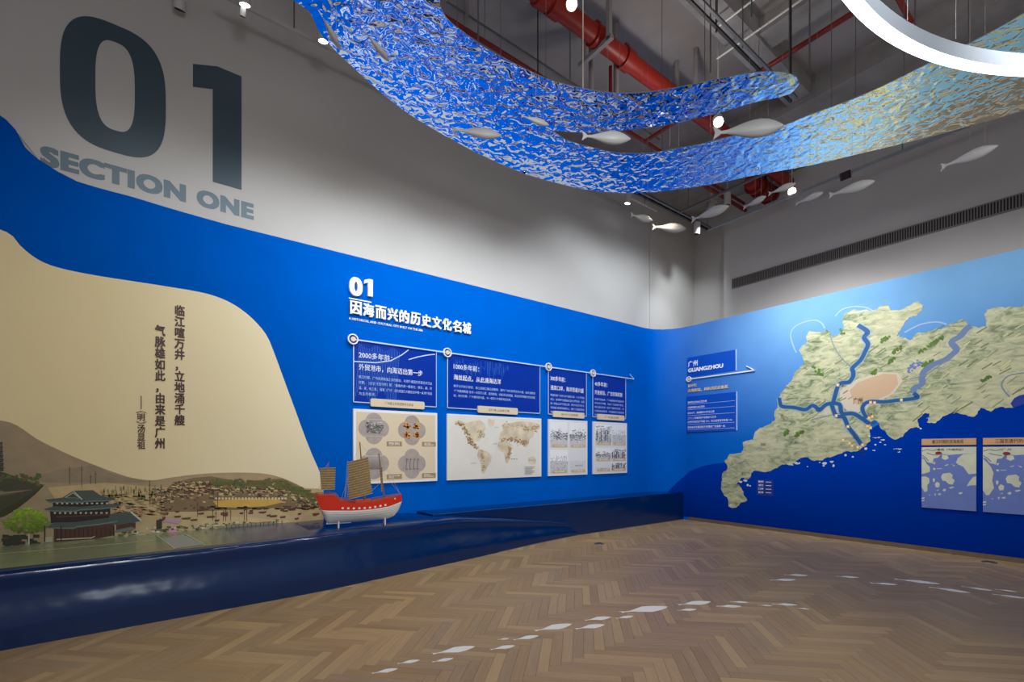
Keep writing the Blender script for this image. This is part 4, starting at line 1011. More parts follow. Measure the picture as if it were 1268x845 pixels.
for k, t_ in enumerate(('图例', '城市', '口岸', '航线')): text(t_, u1*.12, vt*(.80-k*.22), u1*.42, vt*(.93-k*.22), .005, M_white, P.o, name='lettering', off=.02, res=1); text('——', u1*.55, vt*(.85-k*.22), u1*.88, vt*(.88-k*.22), .005, M_white, P.o, name='lettering', off=.02, res=1)
# two small coast map posters
M_sea2 = mat('poster_sea', (104, 124, 188), .5, noise=(4, .06)); M_is = mat('poster_land', (208, 210, 184), .5, noise=(8, .1))
for idx, (xa, t_, t2, lab) in enumerate(((1141.6, '秦汉时期的滨海格局', '番禺（今越秀区）', 'small coast map poster below the east coast, its land filling the upper far corner'), (1217.3, '三国至唐代的城市海岸', '广 州', 'small coast map poster nearest the edge of the view, cut by the frame'))):
    s0_ = ws(1141.6); wd_ = ws(1208.9)-s0_
    ztp, zst, zmt, zmb = wz(1141.6, 543.9), wz(1141.6, 551.7), wz(1141.6, 554.1), (wz(1141.6, 628.4)+wz(1209.2, 633.3))/2
    P = Panel('coast_map_poster', xa, zmb, lab, 'poster', 'coast map posters on the dark sea')
    H_ = zmt-zmb
    P.plate('title_strip', 0, zst-zmb, wd_, ztp-zmb, 0, .025, M_tan); text(t_, wd_*(.20 if idx == 0 else .2), zst-zmb+.02, wd_*(.78 if idx == 0 else .95), ztp-zmb-.015, .0255, M_ink, P.o, name='title_lettering', off=.02, res=1)
    P.plate('sea_board', 0, 0, wd_, H_, 0, .025, M_sea2)
    def q5(x, y): return (wd_*(x-152)/474.0, H_*(1-(y-170)/(523+(x-152)*.068)))
    isl = [[(152,170),(627,168),(627,225),(520,228),(400,238),(330,228),(300,262),(262,268),(255,312),(205,300),(176,262),(152,258)], [(152,262),(176,275),(200,318),(228,340),(228,385),(180,398),(152,405)], [(152,425),(190,425),(222,440),(224,480),(205,500),(206,552),(180,560),(152,520)],
           [(340,235),(385,240),(396,268),(365,282),(335,268)], [(458,305),(475,265),(520,232),(627,225),(627,400),(565,405),(520,340),(480,322)], [(328,425),(345,400),(405,392),(430,410),(425,440),(448,458),(430,495),(395,490),(370,465),(340,460)],
           [(272,490),(292,470),(318,485),(312,518),(282,520)], [(255,440),(275,445),(270,475),(256,470)], [(548,510),(570,470),(600,430),(627,420),(627,500),(590,500)], [(255,350),(275,352),(280,366),(262,368)], [(360,328),(390,318),(392,324),(366,333)], [(418,315),(450,332),(442,338)], [(288,355),(335,354),(335,359),(290,360)], [(340,545),(358,530),(376,540),(360,556)], [(395,520),(430,512),(445,520),(410,532)], [(300,575),(325,570),(328,584),(305,586)], [(152,610),(180,606),(176,618),(152,622)], [(152,632),(178,628),(176,636),(152,642)], [(218,585),(232,583),(230,594)], [(268,572),(285,575),(275,596)], [(286,545),(310,538),(304,548)], [(480,565),(510,560),(514,572),(486,580)], [(262,300),(280,300),(272,318),(260,318)]]
    if idx == 1: isl[4] = [(560, 300), (580, 290), (627, 310), (627, 330)]; isl[8] = [(560, 260), (600, 270), (585, 290)]; isl[1] = [(152,262),(180,290),(215,330),(236,380),(225,440),(240,500),(200,560),(152,520)]
    for k, p_ in enumerate(isl): mb = MB(); mb.poly(jag([q5(*p) for p in p_], 2, .12, k+idx*7), None, lambda a, b: (a, b, .0256+k*1e-5)); mb.build('island_print', M_is, P.o)
    mb = MB()
    for path in ([(155, 205), (200, 190), (250, 200), (300, 190)], [(155, 240), (190, 262), (215, 290)], [(200, 220), (250, 235), (300, 240)]):
        for a_, b_ in zip(path[:-1], path[1:]): mb.bar((*q5(*a_), .0262), (*q5(*b_), .0262), .008, .0004)
    mb.build('channel_print', mat('channel_blue', (70, 84, 120), .5), P.o)
    cx_, cy_ = q5(306, 222) if idx == 0 else q5(336, 224)
    mb = MB(); mb.poly([(cx_+.035*math.cos(i*PI/8), cy_+.022*math.sin(i*PI/8)) for i in range(16)], None, lambda a, b: (a, b, .0264)); mb.build('city_dot', mat('dark_red_dot', (140, 30, 34), .5), P.o)
    a_, b_ = q5(295, 202) if idx == 0 else q5(300, 202), q5(522, 182) if idx == 0 else q5(370, 182)
    text(t2, a_[0], a_[1], b_[0], b_[1], .0266, M_ink, P.o, name='map_lettering', off=.02, res=1)

# ================================================================== PLINTH AND LEDGE
def base_y(x):
    P_ = [(-3.0, 4.62), (-0.9, 4.80), (1.3, 4.90), (1.8, 4.98), (3.25, 5.22), (4.75, 5.50), (5.8, 5.63), (6.6, 5.72)]
    if x <= P_[0][0]: return P_[0][1]
    for (a, ya), (b, yb) in zip(P_[:-1], P_[1:]):
        if x <= b:
            t = (x-a)/(b-a); return ya+(yb-ya)*t
    return P_[-1][1]
def base_ys(x): return sum(base_y(x+d)*w_ for d, w_ in ((-.3, .15), (-.15, .2), (0, .3), (.15, .2), (.3, .15)))
LH = [(2.6, ZP), (3.1, 0.532), (3.9, 0.44), (4.9, 0.30), (5.6, 0.18), (6.2, 0.07), (6.55, 0.012)]
def ymur(x):
    if x >= S0: return YW
    lo, hi = -3.4, S0
    for _ in range(30):
        m = (lo+hi)/2
        if Wxy(m)[0] > x: hi = m
        else: lo = m
    return Wxy(lo)[1]
def lip_h(x):
    if x <= LH[0][0]: return ZP
    for (a, ya), (b, yb) in zip(LH[:-1], LH[1:]):
        if x <= b: return ya+(yb-ya)*(x-a)/(b-a)
    return 0.012
YL = 5.60
prof = [(-0.012, 0.0), (-0.012, 0.06), (-0.012, 0.15), (-0.011, 0.24), (-0.006, 0.32), (0.005, 0.40), (0.0185, 0.48), (0.0325, 0.56), (0.045, 0.64), (0.053, 0.72), (0.055, 0.80), (0.050, 0.87), (0.050, 0.91), (0.055, 0.95), (0.068, 0.982), (0.09, 1.0)]
mb = MB(); xs = [-2.6+0.1*i for i in range(92)]; rows_ = []
for x in xs:
    h_ = lip_h(x); yb = base_ys(x); row = []
    k_ = max(0.15, h_/ZP)
    for dy, f in prof: row.append((x, min(yb+dy*k_, 5.9), f*h_))
    row.append((x, ymur(x)-.002 if x < 2.9 else max(YL+0.02, yb+0.12), h_))
    rows_.append(row)
nP = len(rows_[0]); vs = [p for r in rows_ for p in r]
fs = [(i*nP+j, (i+1)*nP+j, (i+1)*nP+j+1, i*nP+j+1) for i in range(len(xs)-1) for j in range(nP-1)]
mb.add(vs, fs)
plinth = empty('display_plinth', (1.8, 5.5, 0)); tag(plinth, 'low glossy navy plinth with curved front running along the printed wall under the ship', 'plinth')
o = child_world(mb, 'glossy_body', M_gloss, plinth); auto_smooth(o, 50)
# printed quay on the plinth top
mb = MB(); top = []
xq = [-2.4+0.1*i for i in range(38)]
for a, b in zip(xq[:-1], xq[1:]):
    t = max(0, (a-0.3)/0.3)
    mb.add([(a, base_ys(a)+0.16, ZP+.0012), (b, base_ys(b)+0.16, ZP+.0012), (b, ymur(b)-.004, ZP+.0012), (a, ymur(a)-.004, ZP+.0012)], [(0, 1, 2, 3)], lerp(rgb(132, 140, 104), rgb(62, 76, 104), t))
o = child_world(mb, 'quay_print', mat('quay_gloss', None, 0.22, attr=True, noise=(6, .10)), plinth)
mb = MB()
rp = [at_z(x, y, ZP+.003) for x, y in ((201.5, 667.5), (226, 662), (252, 674.5), (216, 679.5))]
mb.add(rp, [(3, 2, 1, 0)], rgb(150, 154, 146)); child_world(mb, 'ramp_print', M_flat, plinth)
mb = MB()
for pth in ([(0, 686), (60, 681), (120, 676), (190, 669.5)], [(195, 664), (216, 679.5)], [(228, 661), (254, 675)]):
    for a, b in zip(pth[:-1], pth[1:]): mb.bar(at_z(*a, ZP+.004), at_z(*b, ZP+.004), .008, .001)
child_world(mb, 'quay_line', mat('pale_line', (200, 200, 176), .4), plinth)
# metal seam at the foot
mb = MB()
for a, b in zip(xs[:-1], xs[1:]):
    if b < 6.5: mb.bar((a, base_ys(a)-.006, .004), (b, base_ys(b)-.006, .004), .008, .008)
child_world(mb, 'foot_trim', mat('trim_grey', (120, 124, 130), .35, .5), plinth)
ledge = empty('wall_ledge', (6.5, 5.8, 0)); tag(ledge, 'straight dark blue ledge behind the plinth, ending square at the map wall', 'ledge')
mb = MB(); pts = [(2.9, YL), (8.6, YL), (8.6, YW), (2.9, YW)]
mb.prism([(2.91, YL), (8.598, YL), (8.598, YW-0.002), (2.91, YW-0.002)], 0.0, ZP+.012, lambda a, b, c: (a, b, c))
o = child_world(mb, 'ledge_body', M_gloss, ledge)
bv = o.modifiers.new('bevel', 'BEVEL'); bv.width = .008; bv.segments = 2; bv.limit_method = 'ANGLE'
child_world(MB().bar((6.4, YL-.006, .005), (8.59, YL-.006, .005), .01, .01), 'foot_trim', mat('trim_grey', None), ledge)

# ================================================================== SHIP
a = at_z(413, 654, ZP); b = at_z(473, 650, ZP); A, B = Vector(a), Vector(b)
ctr = (A+B)/2; dirv = (B-A).normalized(); ang = math.atan2(dirv.y, dirv.x)
ship = empty('sailing_junk_model', ctr+dirv*0.02); ship.rotation_euler = (0, 0, ang)
tag(ship, 'model sailing junk with red and white hull and ribbed brown sails on the glossy plinth', 'model ship')
dz = 0.055
def tab(T, u):
    if u <= T[0][0]: return T[0][1]
    for (a_, ya), (b_, yb) in zip(T[:-1], T[1:]):
        if u <= b_: t = (u-a_)/(b_-a_); return ya+(yb-ya)*t
    return T[-1][1]
HL = 0.47
KEEL = [(-.47, .30), (-.40, .10), (-.35, .0), (0, .0), (.30, .012), (.38, .04), (.44, .11), (.47, .20)]
MID = [(-.47, .302), (-.42, .158), (-.35, .150), (-.1, .138), (.1, .140), (.3, .158), (.47, .205)]
TOPR = [(-.47, .318), (-.45, .312), (-.25, .30), (-.235, .25), (-.1, .225), (.02, .212), (.15, .225), (.3, .25), (.47, .275)]
BW = [(-.47, .070), (-.4, .085), (-.25, .105), (0, .115), (.2, .10), (.35, .065), (.44, .028), (.47, .008)]
us = [-.47+.94*i/46 for i in range(47)]
def hull_pt(u, t, side):
    """t 0..1 keel to white top, 1..2 red strake"""
    k, m_, tp_ = tab(KEEL, u), tab(MID, u), tab(TOPR, u); k = min(k, m_-.002); bw = tab(BW, u)
    if t <= 1: z = k+(m_-k)*t; y = bw*(0.12+0.88*math.sin(min(1, t*1.02)*PI/2)**0.8)
    else: z = m_+(tp_-m_)*(t-1); y = bw*(1.0+.05*(t-1))
    return (u, side*y, z+dz)
def hull(t0, t1, nt_, name, m, sides=(1, -1), parent=ship):
    mb = MB()
    for sd in sides:
        vs = [hull_pt(u, t0+(t1-t0)*j/nt_, sd) for u in us for j in range(nt_+1)]; k = nt_+1
        mb.add(vs, [((i*k+j), ((i+1)*k+j), ((i+1)*k+j+1), (i*k+j+1))[::(-1 if sd > 0 else 1)] for i in range(len(us)-1) for j in range(nt_)])
    for u in (-.47, .47):
        vs = [hull_pt(u, t0+(t1-t0)*j/nt_, -1) for j in range(nt_+1)]+[hull_pt(u, t0+(t1-t0)*j/nt_, 1) for j in range(nt_, -1, -1)]
        mb.add(vs, [tuple(range(len(vs)))])
    return auto_smooth(mb.build(name, m, parent), 50)
M_hw = mat('hull_white', (226, 228, 226), .35, noise=(8, .05)); M_hr = mat('hull_red', (206, 44, 22), .38); M_wood = mat('ship_wood', (150, 96, 48), .6)
hw = hull(0, 1, 8, 'lower_hull', M_hw); hr_ = hull(1, 2, 3, 'red_bulwark', M_hr)
for f in (.55, .72, .88):
    mb = MB()
    for sd in (-1, 1):
        for a_, b_ in zip(us[:-1], us[1:]):
            if -.42 < a_ < .42: p, q_ = Vector(hull_pt(a_, f, sd)), Vector(hull_pt(b_, f, sd)); p.y += sd*.001; q_.y += sd*.001; mb.bar(p, q_, .004, .003)
    mb.build('plank_strake', mat('hull_grey_line', (176, 180, 182), .4), hw)
MB().add([(u, sd*tab(BW, u)*.98, min(tab(TOPR, u)-.012, tab(TOPR, u))+dz-.01) for u in us for sd in (-1, 1)], [(2*i, 2*i+2, 2*i+3, 2*i+1) for i in range(len(us)-1)]).build('deck', M_wood, ship)
for i in range(9):
    u = -.20+i*.058; p = Vector(hull_pt(u, 1.28, -1)); MB().box((u-.011, p.y-.004, p.z-.010), (u+.011, p.y+.002, p.z+.010)).build('gun_port', M_hw, hr_)
mb = MB().box((.375, -.066, .232+dz), (.381, -.055, .256+dz)); mb.box((.367, -.066, .242+dz), (.389, -.055, .247+dz)); mb.build('bow_mark', M_hw, hr_)
mb = MB()
for sd in (-1, 1):
    last = None
    for i in range(66):
        u = -.46+.92*i/65; 
        p = Vector(hull_pt(u, 2, sd)); t_ = p+Vector((0, 0, .022)); mb.bar(p, t_, .004, .004)
        if last is not None and abs(last.z-t_.z) < .03: mb.bar(last, t_, .005, .005)
        last = t_
mb.build('railing', mat('railing_brown', (172, 92, 40), .5), ship)
MB().box((-.44, -.07, .30+dz), (-.27, .07, .315+dz)).build('poop_deck', M_hr, ship)
MB().box((-.05, -.05, .20+dz), (.12, .05, .245+dz)).build('deck_house', M_hr, ship)
M_mast = mat('mast_wood', (134, 82, 34), .5); M_sail = mat('bamboo_sail', (132, 112, 78), .8, noise=(30, .22)); M_bat = mat('batten_wood', (186, 160, 108), .6)
def sail(T, u0, u1, v0, v1, tilt, nb, yaw=0.0, bell=.02, y0=-.02):
    """trapezoid sail between lower edge (u0[0],u1[0]) at z=v0 and upper edge (u0[1],u1[1]) at z=v1"""
    mb = MB(); nx, nz_ = 8, nb
    def P_(i, j):
        a_, f = i/nx, j/nz_; ua = u0[0]+(u0[1]-u0[0])*f; ub = u1[0]+(u1[1]-u1[0])*f; u = ua+(ub-ua)*a_
        z = v0+(v1-v0)*f+tilt*(a_-.5); c = (ua+ub)/2; du = u-c
        return (c+du*math.cos(yaw), y0+du*math.sin(yaw)-bell*math.sin(a_*PI)*(1+.25*math.sin(j*PI)), z+dz)
    vs = [P_(i, j) for j in range(nz_+1) for i in range(nx+1)]
    mb.add(vs, [(j*(nx+1)+i, j*(nx+1)+i+1, (j+1)*(nx+1)+i+1, (j+1)*(nx+1)+i) for j in range(nz_) for i in range(nx)])
    s_ = mb.build('sail', M_sail, ship); sm = s_.modifiers.new('t', 'SOLIDIFY'); sm.thickness = .003; sm.offset = 0
    for j in range(nz_+1):
        mb = MB(); ln = [Vector(P_(i, j)) for i in range(nx+1)]; ln[0] += (ln[0]-ln[1])*.35; ln[-1] += (ln[-1]-ln[-2])*.35
        for a_, b_ in zip(ln[:-1], ln[1:]): mb.tube(a_+Vector((0, -.004, 0)), b_+Vector((0, -.004, 0)), .0024, n=5)
        mb.build('batten', M_bat, s_)
    return s_
MB().tube((.05, 0, .19+dz), (-.005, 0, .90+dz), .011, .006, 10).build('mast', M_mast, ship)
MB().tube((.275, 0, .22+dz), (.205, 0, .77+dz), .008, .005, 10).build('mast', M_mast, ship)
MB().tube((-.325, 0, .30+dz), (-.335, 0, .68+dz), .007, .004, 10).build('mast', M_mast, ship)
sail(None, (-.125, -.135), (.125, .085), .285, .70, .055, 15, bell=.02, y0=-.014)
sail(None, (.215, .18), (.27, .275), .34, .61, .01, 9, yaw=1.1, bell=.01, y0=-.012)
sail(None, (-.415, -.425), (-.275, -.265), .375, .61, .0, 9, yaw=.15, bell=.01, y0=-.012)
mb = MB()
for p, q_ in (((-.005, 0, .89), (-.21, -.03, .25)), ((-.14, -.02, .70), (-.17, -.03, .27)), ((-.13, -.02, .60), (-.17, -.03, .27)), ((-.13, -.02, .50), (-.16, -.03, .27)), ((-.13, -.02, .42), (-.14, -.03, .27)), ((-.005, 0, .89), (.46, 0, .28)), ((.205, 0, .76), (.46, 0, .28)), ((.12, -.02, .34), (.24, 0, .44)), ((.205, 0, .75), (.05, 0, .25)), ((-.335, 0, .67), (-.46, 0, .32)), ((-.335, 0, .66), (-.39, -.01, .60))):
    mb.tube(Vector(p)+Vector((0, 0, dz)), Vector(q_)+Vector((0, 0, dz)), .0014, n=4)
mb.build('rigging', mat('rope', (176, 160, 130), .8), ship)
for u in (-.235+.0, .27):
    mb = MB().box((u-.006, -.05, 0), (u+.006, .05, dz+.02)); mb.build('stand_leg', M_whitepaint, ship)
mb = MB().box((-.36, -.004, dz-.01), (-.1, .004, dz+.006)); mb.build('keel_strip', M_hw, ship)

# ================================================================== WATER RIBBON
HR = 5.0
def P2(px, py): return Vector(at_z(px, py, HR)[:2])
def resample(pts, n):
    P_ = [P2(*p) for p in smoothed(pts, 5)]; L_ = [0]
    for a_, b_ in zip(P_[:-1], P_[1:]): L_.append(L_[-1]+(b_-a_).length)
    out = []; k = 0
    for i in range(n+1):
        t = L_[-1]*i/n
        while k < len(L_)-2 and L_[k+1] < t: k += 1
        f = (t-L_[k])/max(1e-9, L_[k+1]-L_[k]); out.append(P_[k].lerp(P_[k+1], min(1, f)))
    return out
main_top = [(560, -200), (545, -120), (540, -60), (544, 0), (553, 24), (575, 43), (600, 62), (640, 83), (680, 100), (720, 109)]
main_bot = [(250, -110), (290, -60), (330, -25), (368, 0), (384, 12), (394, 34), (410, 55), (430, 75), (460, 104), (490, 130), (520, 151), (560, 174), (600, 194), (650, 215)]
tongue_top = [(720, 109), (760, 113.5), (800, 112), (840, 106), (880, 98), (920, 91), (950, 88), (972, 89.5), (986, 95), (990, 104)]
tongue_bot = [(684, 161), (720, 162), (750, 161), (790, 157), (830, 152), (860, 146), (900, 137), (930, 128), (960, 122), (980, 116), (990, 104)]
low_top = [(684, 161), (700, 171), (714, 175.6), (731, 180), (761, 187), (806, 189), (837, 184), (866, 180), (903, 171), (970, 157), (1000, 145), (1074, 116), (1150, 78), (1190, 58), (1268, 14.5), (1340, -40), (1420, -130)]
low_bot = [(650, 215), (700, 229), (740, 236.5), (780, 239.5), (820, 238), (880, 230), (930, 219), (1000, 205), (1060, 190.5), (1100, 181), (1150, 169), (1200, 156), (1268, 137), (1340, 112), (1420, 80)]
def rz(x, y): return HR+0.012*math.sin(2.1*x+0.7*y)+0.010*math.sin(1.3*y-1.7*x+1)
mb = MB()
def strips(A_, B_, nl, nw):
    a_, b_ = resample(A_, nl), resample(B_, nl)
    vs = []
    for p, q_ in zip(a_, b_):
        for j in range(nw+1): v = p.lerp(q_, j/nw); vs.append((v.x, v.y, rz(v.x, v.y)))
    mb.add(vs, [(i*(nw+1)+j, i*(nw+1)+j+1, (i+1)*(nw+1)+j+1, (i+1)*(nw+1)+j) for i in range(nl) for j in range(nw)])
strips(main_top, main_bot, 60, 16)
# junction patch between the main body and its two tongues
J = [P2(720, 109), P2(684, 161), P2(650, 215)]
strips(tongue_top, tongue_bot, 40, 6); strips(low_top, low_bot, 80, 8)
mb.poly([tuple(J[0]), tuple(J[1]), tuple(J[2])], None, lambda a_, b_: (a_, b_, rz(a_, b_)))
bm = bmesh.new()
ribbon = empty('water_ribbon', (3.0, 3.5, HR)); tag(ribbon, 'huge forked ribbon of rippled mirror steel like flowing water hung below the ceiling', 'sculpture')
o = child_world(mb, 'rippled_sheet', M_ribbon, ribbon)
bm.from_mesh(o.data); bmesh.ops.remove_doubles(bm, verts=bm.verts, dist=.004); bmesh.ops.recalc_face_normals(bm, faces=bm.faces)
if sum(f.normal.z*f.calc_area() for f in bm.faces) > 0: bmesh.ops.reverse_faces(bm, faces=bm.faces)
bm.to_mesh(o.data); bm.free(); o.data.polygons.foreach_set('use_smooth', [True]*len(o.data.polygons))
bm = bmesh.new(); bm.from_mesh(o.data)
bd = [e for e in bm.edges if len(e.link_faces) == 1]
mb = MB(); up_ = Vector((0, 0, .008)); hair = Vector((0, 0, .0005))
for f in bm.faces: mb.add([v.co+up_ for v in reversed(f.verts[:])], [tuple(range(len(f.verts)))])
for e in bd: a_, b_ = e.verts[0].co, e.verts[1].co; mb.add([a_+hair, b_+hair, b_+up_, a_+up_], [(0, 1, 2, 3)])
bm.free(); mb.build('sheet_back', mat('steel_back', (200, 205, 212), .3, .8), ribbon)
for px, py in ((722, 109), (873, 100), (978, 91), (566, 34), (620, 73), (676, 98), (600, 190), (430, 70), (820, 190), (1030, 133), (1120, 93), (940, 210), (1060, 188), (1200, 55)):
    x, y, _ = at_z(px, py, HR)
    child_world(MB().tube((x, y, HR), (x, y, ZC), .0035 if px != 722 else .006, n=6), 'hanging_wire', M_steel if px != 722 else mat('bright_wire', (240, 232, 214), .4), ribbon)

# ================================================================== HANGING FISH
def fish_mesh(name='fish_body'):
    """unit fish along +x, length 1, nose at x=1"""
    mb = MB(); N = 12
    prof_ = [(0.06, .030, .012), (.12, .026, .012), (.2, .032, .018), (.3, .060, .034), (.42, .100, .058), (.55, .130, .074), (.66, .138, .078), (.77, .122, .07), (.87, .085, .052), (.94, .048, .032), (.985, .018, .014), (1.0, .004, .003)]
    vs = []
    for x, h_, w_ in prof_:
        for i in range(N): t = 2*PI*i/N; vs.append((x, h_*math.cos(t), w_*math.sin(t)))
    fs = [(a*N+i, a*N+(i+1) % N, (a+1)*N+(i+1) % N, (a+1)*N+i) for a in range(len(prof_)-1) for i in range(N)]
    fs += [tuple(range(N-1, -1, -1)), tuple(range((len(prof_)-1)*N, len(prof_)*N))]
    mb.add(vs, fs); me = mb.build(name, M_fish); auto_smooth(me, 60); return me
def tail_mesh():
    mb = MB(); mb.prism([(.10, .028), (-.01, .10), (.02, 0), (-.01, -.10), (.10, -.028)], -.010, .010, lambda a_, b_, c_: (a_, b_, c_)); return mb.build('tail_fin', M_fish)
def wire_mesh():
    return MB().tube((0, 0, 0), (0, 0, 1), 1, n=5).build('hanging_wire', mat('thin_wire', (150, 150, 150), .5))
ft, tl, wr = None, None, None
FISH = [(397, 17, 421, 61, 'white hanging fish furthest toward the big numerals, at the ribbon edge'), (451, 38, 482, 76, 'white hanging fish below the broad end of the ribbon, second from the big numerals'), (560, 160, 621, 168, 'white hanging fish against the frosted lower rim of the ribbon'), (645, 143, 680, 155, 'small white hanging fish just before the ribbon forks'),
        (721, 168, 781, 172, 'white hanging fish in the gap of the ribbon fork'), (884, 165, 971, 155, 'largest white hanging fish beside the bright cool lamp'), (1166, 207, 1237, 180, 'slender white hanging fish alone in front of the grey wall above the vent'), (1027, 242, 1084, 224, 'white hanging fish under the black spotlight'),
        (986, 252, 1020, 238, 'white hanging fish just past the warm lamp on the track'), (921, 257, 949.5, 243, 'white hanging fish lowest beside the red valve, before the warm lamp'), (952, 240, 986, 227, 'white hanging fish overlapping the warm lamp'), (857, 272, 903, 255, 'white hanging fish in front of the track corner'),
        (781.5, 266, 808, 273, 'smallest white hanging fish below the ribbon, next to the column edge'), (808, 281, 850, 283, 'white hanging fish in front of the column face')]
for k, (x0, y0, x1, y1, lab) in enumerate(FISH):
    hz_ = 4.4
    a_ = Vector(at_z(x0, y0, hz_)); b_ = Vector(at_z(x1, y1, hz_)); L_ = (b_-a_).length; d_ = (b_-a_)
    r = empty('hanging_fish', a_); tag(r, lab, 'fish', 'white fish hung below the ribbon')
    r.rotation_euler = (0, 0, math.atan2(d_.y, d_.x)); r.scale = (1, 1, 1)
    if ft is None:
        ft, tl, wr = fish_mesh(), tail_mesh(), wire_mesh(); b0, t0, w0_, w1_ = ft, tl, wr, wr.copy(); COL.objects.link(w1_)
    else:
        b0, t0, w0_, w1_ = ft.copy(), tl.copy(), wr.copy(), wr.copy()
        for o in (b0, t0, w0_, w1_): COL.objects.link(o)
    for o in (b0, t0): o.parent = r; o.scale = (L_, L_, L_*1.1); o.rotation_euler = (math.radians(90 if k not in (0, 1, 2, 3) else 60), 0, 0)
    top_ = (ZC if not (350 < x0 < 720) else HR)-hz_
    for o, f in ((w0_, .52), (w1_, .78)):
        o.parent = r; o.location = (L_*f, 0, L_*.08); o.scale = (.0012, .0012, top_-L_*.08)

# ================================================================== FLOOR FISH
FF = [(460,834.6,492.6,828.6),(492,822.6,519.6,818),(535,810.5,588.4,801),(534.8,820.5,561.4,815.8),(607,805,638,800),(616,792.6,630.6,791.3),(635.7,793,667,787.7),(662,781.8,708.3,773.2),(712.3,779.5,749,774),(724,768.8,756.8,764.6),(762.7,766.5,784.2,763.4),(768,758.9,827.3,751.8),(838.4,756.5,862.8,755),(839.6,749.4,880.5,745.6),(887,751.3,918.4,751.3),(903.5,745.4,927,746.6),(939,750,956.7,750.8),(956,748.5,988,749.7),(985.8,753.4,1003,755),(953.6,719,985.8,718.2),(970.9,712.3,1001,713),(1036,714.2,1064,715.6),(1078,722.2,1112,724.5),(1107.8,717.5,1164.5,723.5),(1150.5,727.5,1201.9,734.5),(1191.3,726.8,1229.3,731.9),(1232.5,730,1260,733.4),(1229.3,736.1,1272.7,741.6)]
FF.sort(key=lambda f: f[0])
ordw = ['first', 'second', 'third', 'fourth', 'fifth', 'sixth', 'seventh', 'eighth', 'ninth', 'tenth', 'eleventh', 'twelfth', 'thirteenth', 'fourteenth', 'fifteenth', 'sixteenth', 'seventeenth', 'eighteenth', 'nineteenth', 'twentieth', 'twenty-first', 'twenty-second', 'twenty-third', 'twenty-fourth', 'twenty-fifth', 'twenty-sixth', 'twenty-seventh', 'twenty-eighth']
for k, (x0, y0, x1, y1) in enumerate(FF):
    a_ = Vector(at_z(x0, y0, 0)); b_ = Vector(at_z(x1, y1, 0)); L_ = (b_-a_).length; d_ = b_-a_; wf = .155
    out_ = [(0, .05), (.04, 0), (0, -.05), (.12, -.012), (.22, -.02), (.36, -.5*wf), (.55, -wf), (.75, -.8*wf), (.92, -.36*wf), (1, 0), (.92, .36*wf), (.75, .8*wf), (.55, wf), (.36, .5*wf), (.22, .02), (.12, .012)]
    mb = MB(); mb.prism([(p[0]*L_, p[1]*L_) for p in out_], 0.0002, .0014, lambda a, b, c: (a, b, c))
    o = mb.build('floor_fish_sticker', M_stick); o.location = (a_.x, a_.y, 0); o.rotation_euler = (0, 0, math.atan2(d_.y, d_.x))
    sz = 'large' if L_ > .45 else 'small' if L_ < .24 else 'medium'
    tag(o, f'{sz} white fish sticker on the parquet, {ordw[k]} counted from the plinth end', 'sticker', 'white fish stickers on the parquet')

# floor outlets
for (x, y, lab) in ((742, 674, 'small round floor outlet cover near the end of the curved plinth'), (1226, 697, 'small round floor outlet cover against the skirting of the map wall')):
    p = at_z(x, y, 0); r = empty('floor_outlet', p); tag(r, lab, 'floor outlet', 'floor outlets')
    auto_smooth(MB().tube((0, 0, .0005), (0, 0, .010), .075, .068, 24).build('cover_ring', M_steel, r)); MB().tube((0, 0, .010), (0, 0, .014), .045, n=20).build('cover_cap', mat('outlet_grey', (60, 62, 60), .5), r)

# ================================================================== RING LAMP
ZRG = 3.6; RO = 2.622; RI = 2.562; rc = (2.585, -1.745)
ringl = empty('ring_pendant_lamp', (rc[0], rc[1], ZRG)); tag(ringl, 'very large glowing white ring lamp hung in front of the ribbon', 'lamp')
def ring_band(r0, z0, r1, z1, name, m, N=180):
    mb = MB(); vs = []
    for k in range(N): t = 2*PI*k/N; vs += [(r0*math.cos(t), r0*math.sin(t), z0), (r1*math.cos(t), r1*math.sin(t), z1)]
    mb.add(vs, [(2*k, 2*k+1, (2*k+3) % (2*N), (2*k+2) % (2*N)) for k in range(N)]); return auto_smooth(mb.build(name, m, ringl), 60)
ring_band(RI, 0, RO, 0, 'led_diffuser', M_led)
mb = MB(); N = 180; vs = []
for k in range(N):
    t = 2*PI*k/N; c_, s_ = math.cos(t), math.sin(t)
    vs += [(RI*c_, RI*s_, .002), (RI*c_, RI*s_, .085), (RO*c_, RO*s_, .085), (RO*c_, RO*s_, .002)]
mb.add(vs, [(4*k+a, 4*k+(a+1) % 4, (4*k+4+(a+1) % 4) % (4*N), (4*k+4+a) % (4*N)) for k in range(N) for a in range(4)])
auto_smooth(mb.build('ring_housing', M_alu, ringl))
for px, py in ((1124, 48), (1124+60, 70), (1060, 10)):
    x, y, _ = at_z(px, py-4, ZRG); MB().tube((x-rc[0], y-rc[1], .08), (x-rc[0], y-rc[1], ZC-ZRG), .002, n=5).build('hanging_wire', M_steel, ringl)

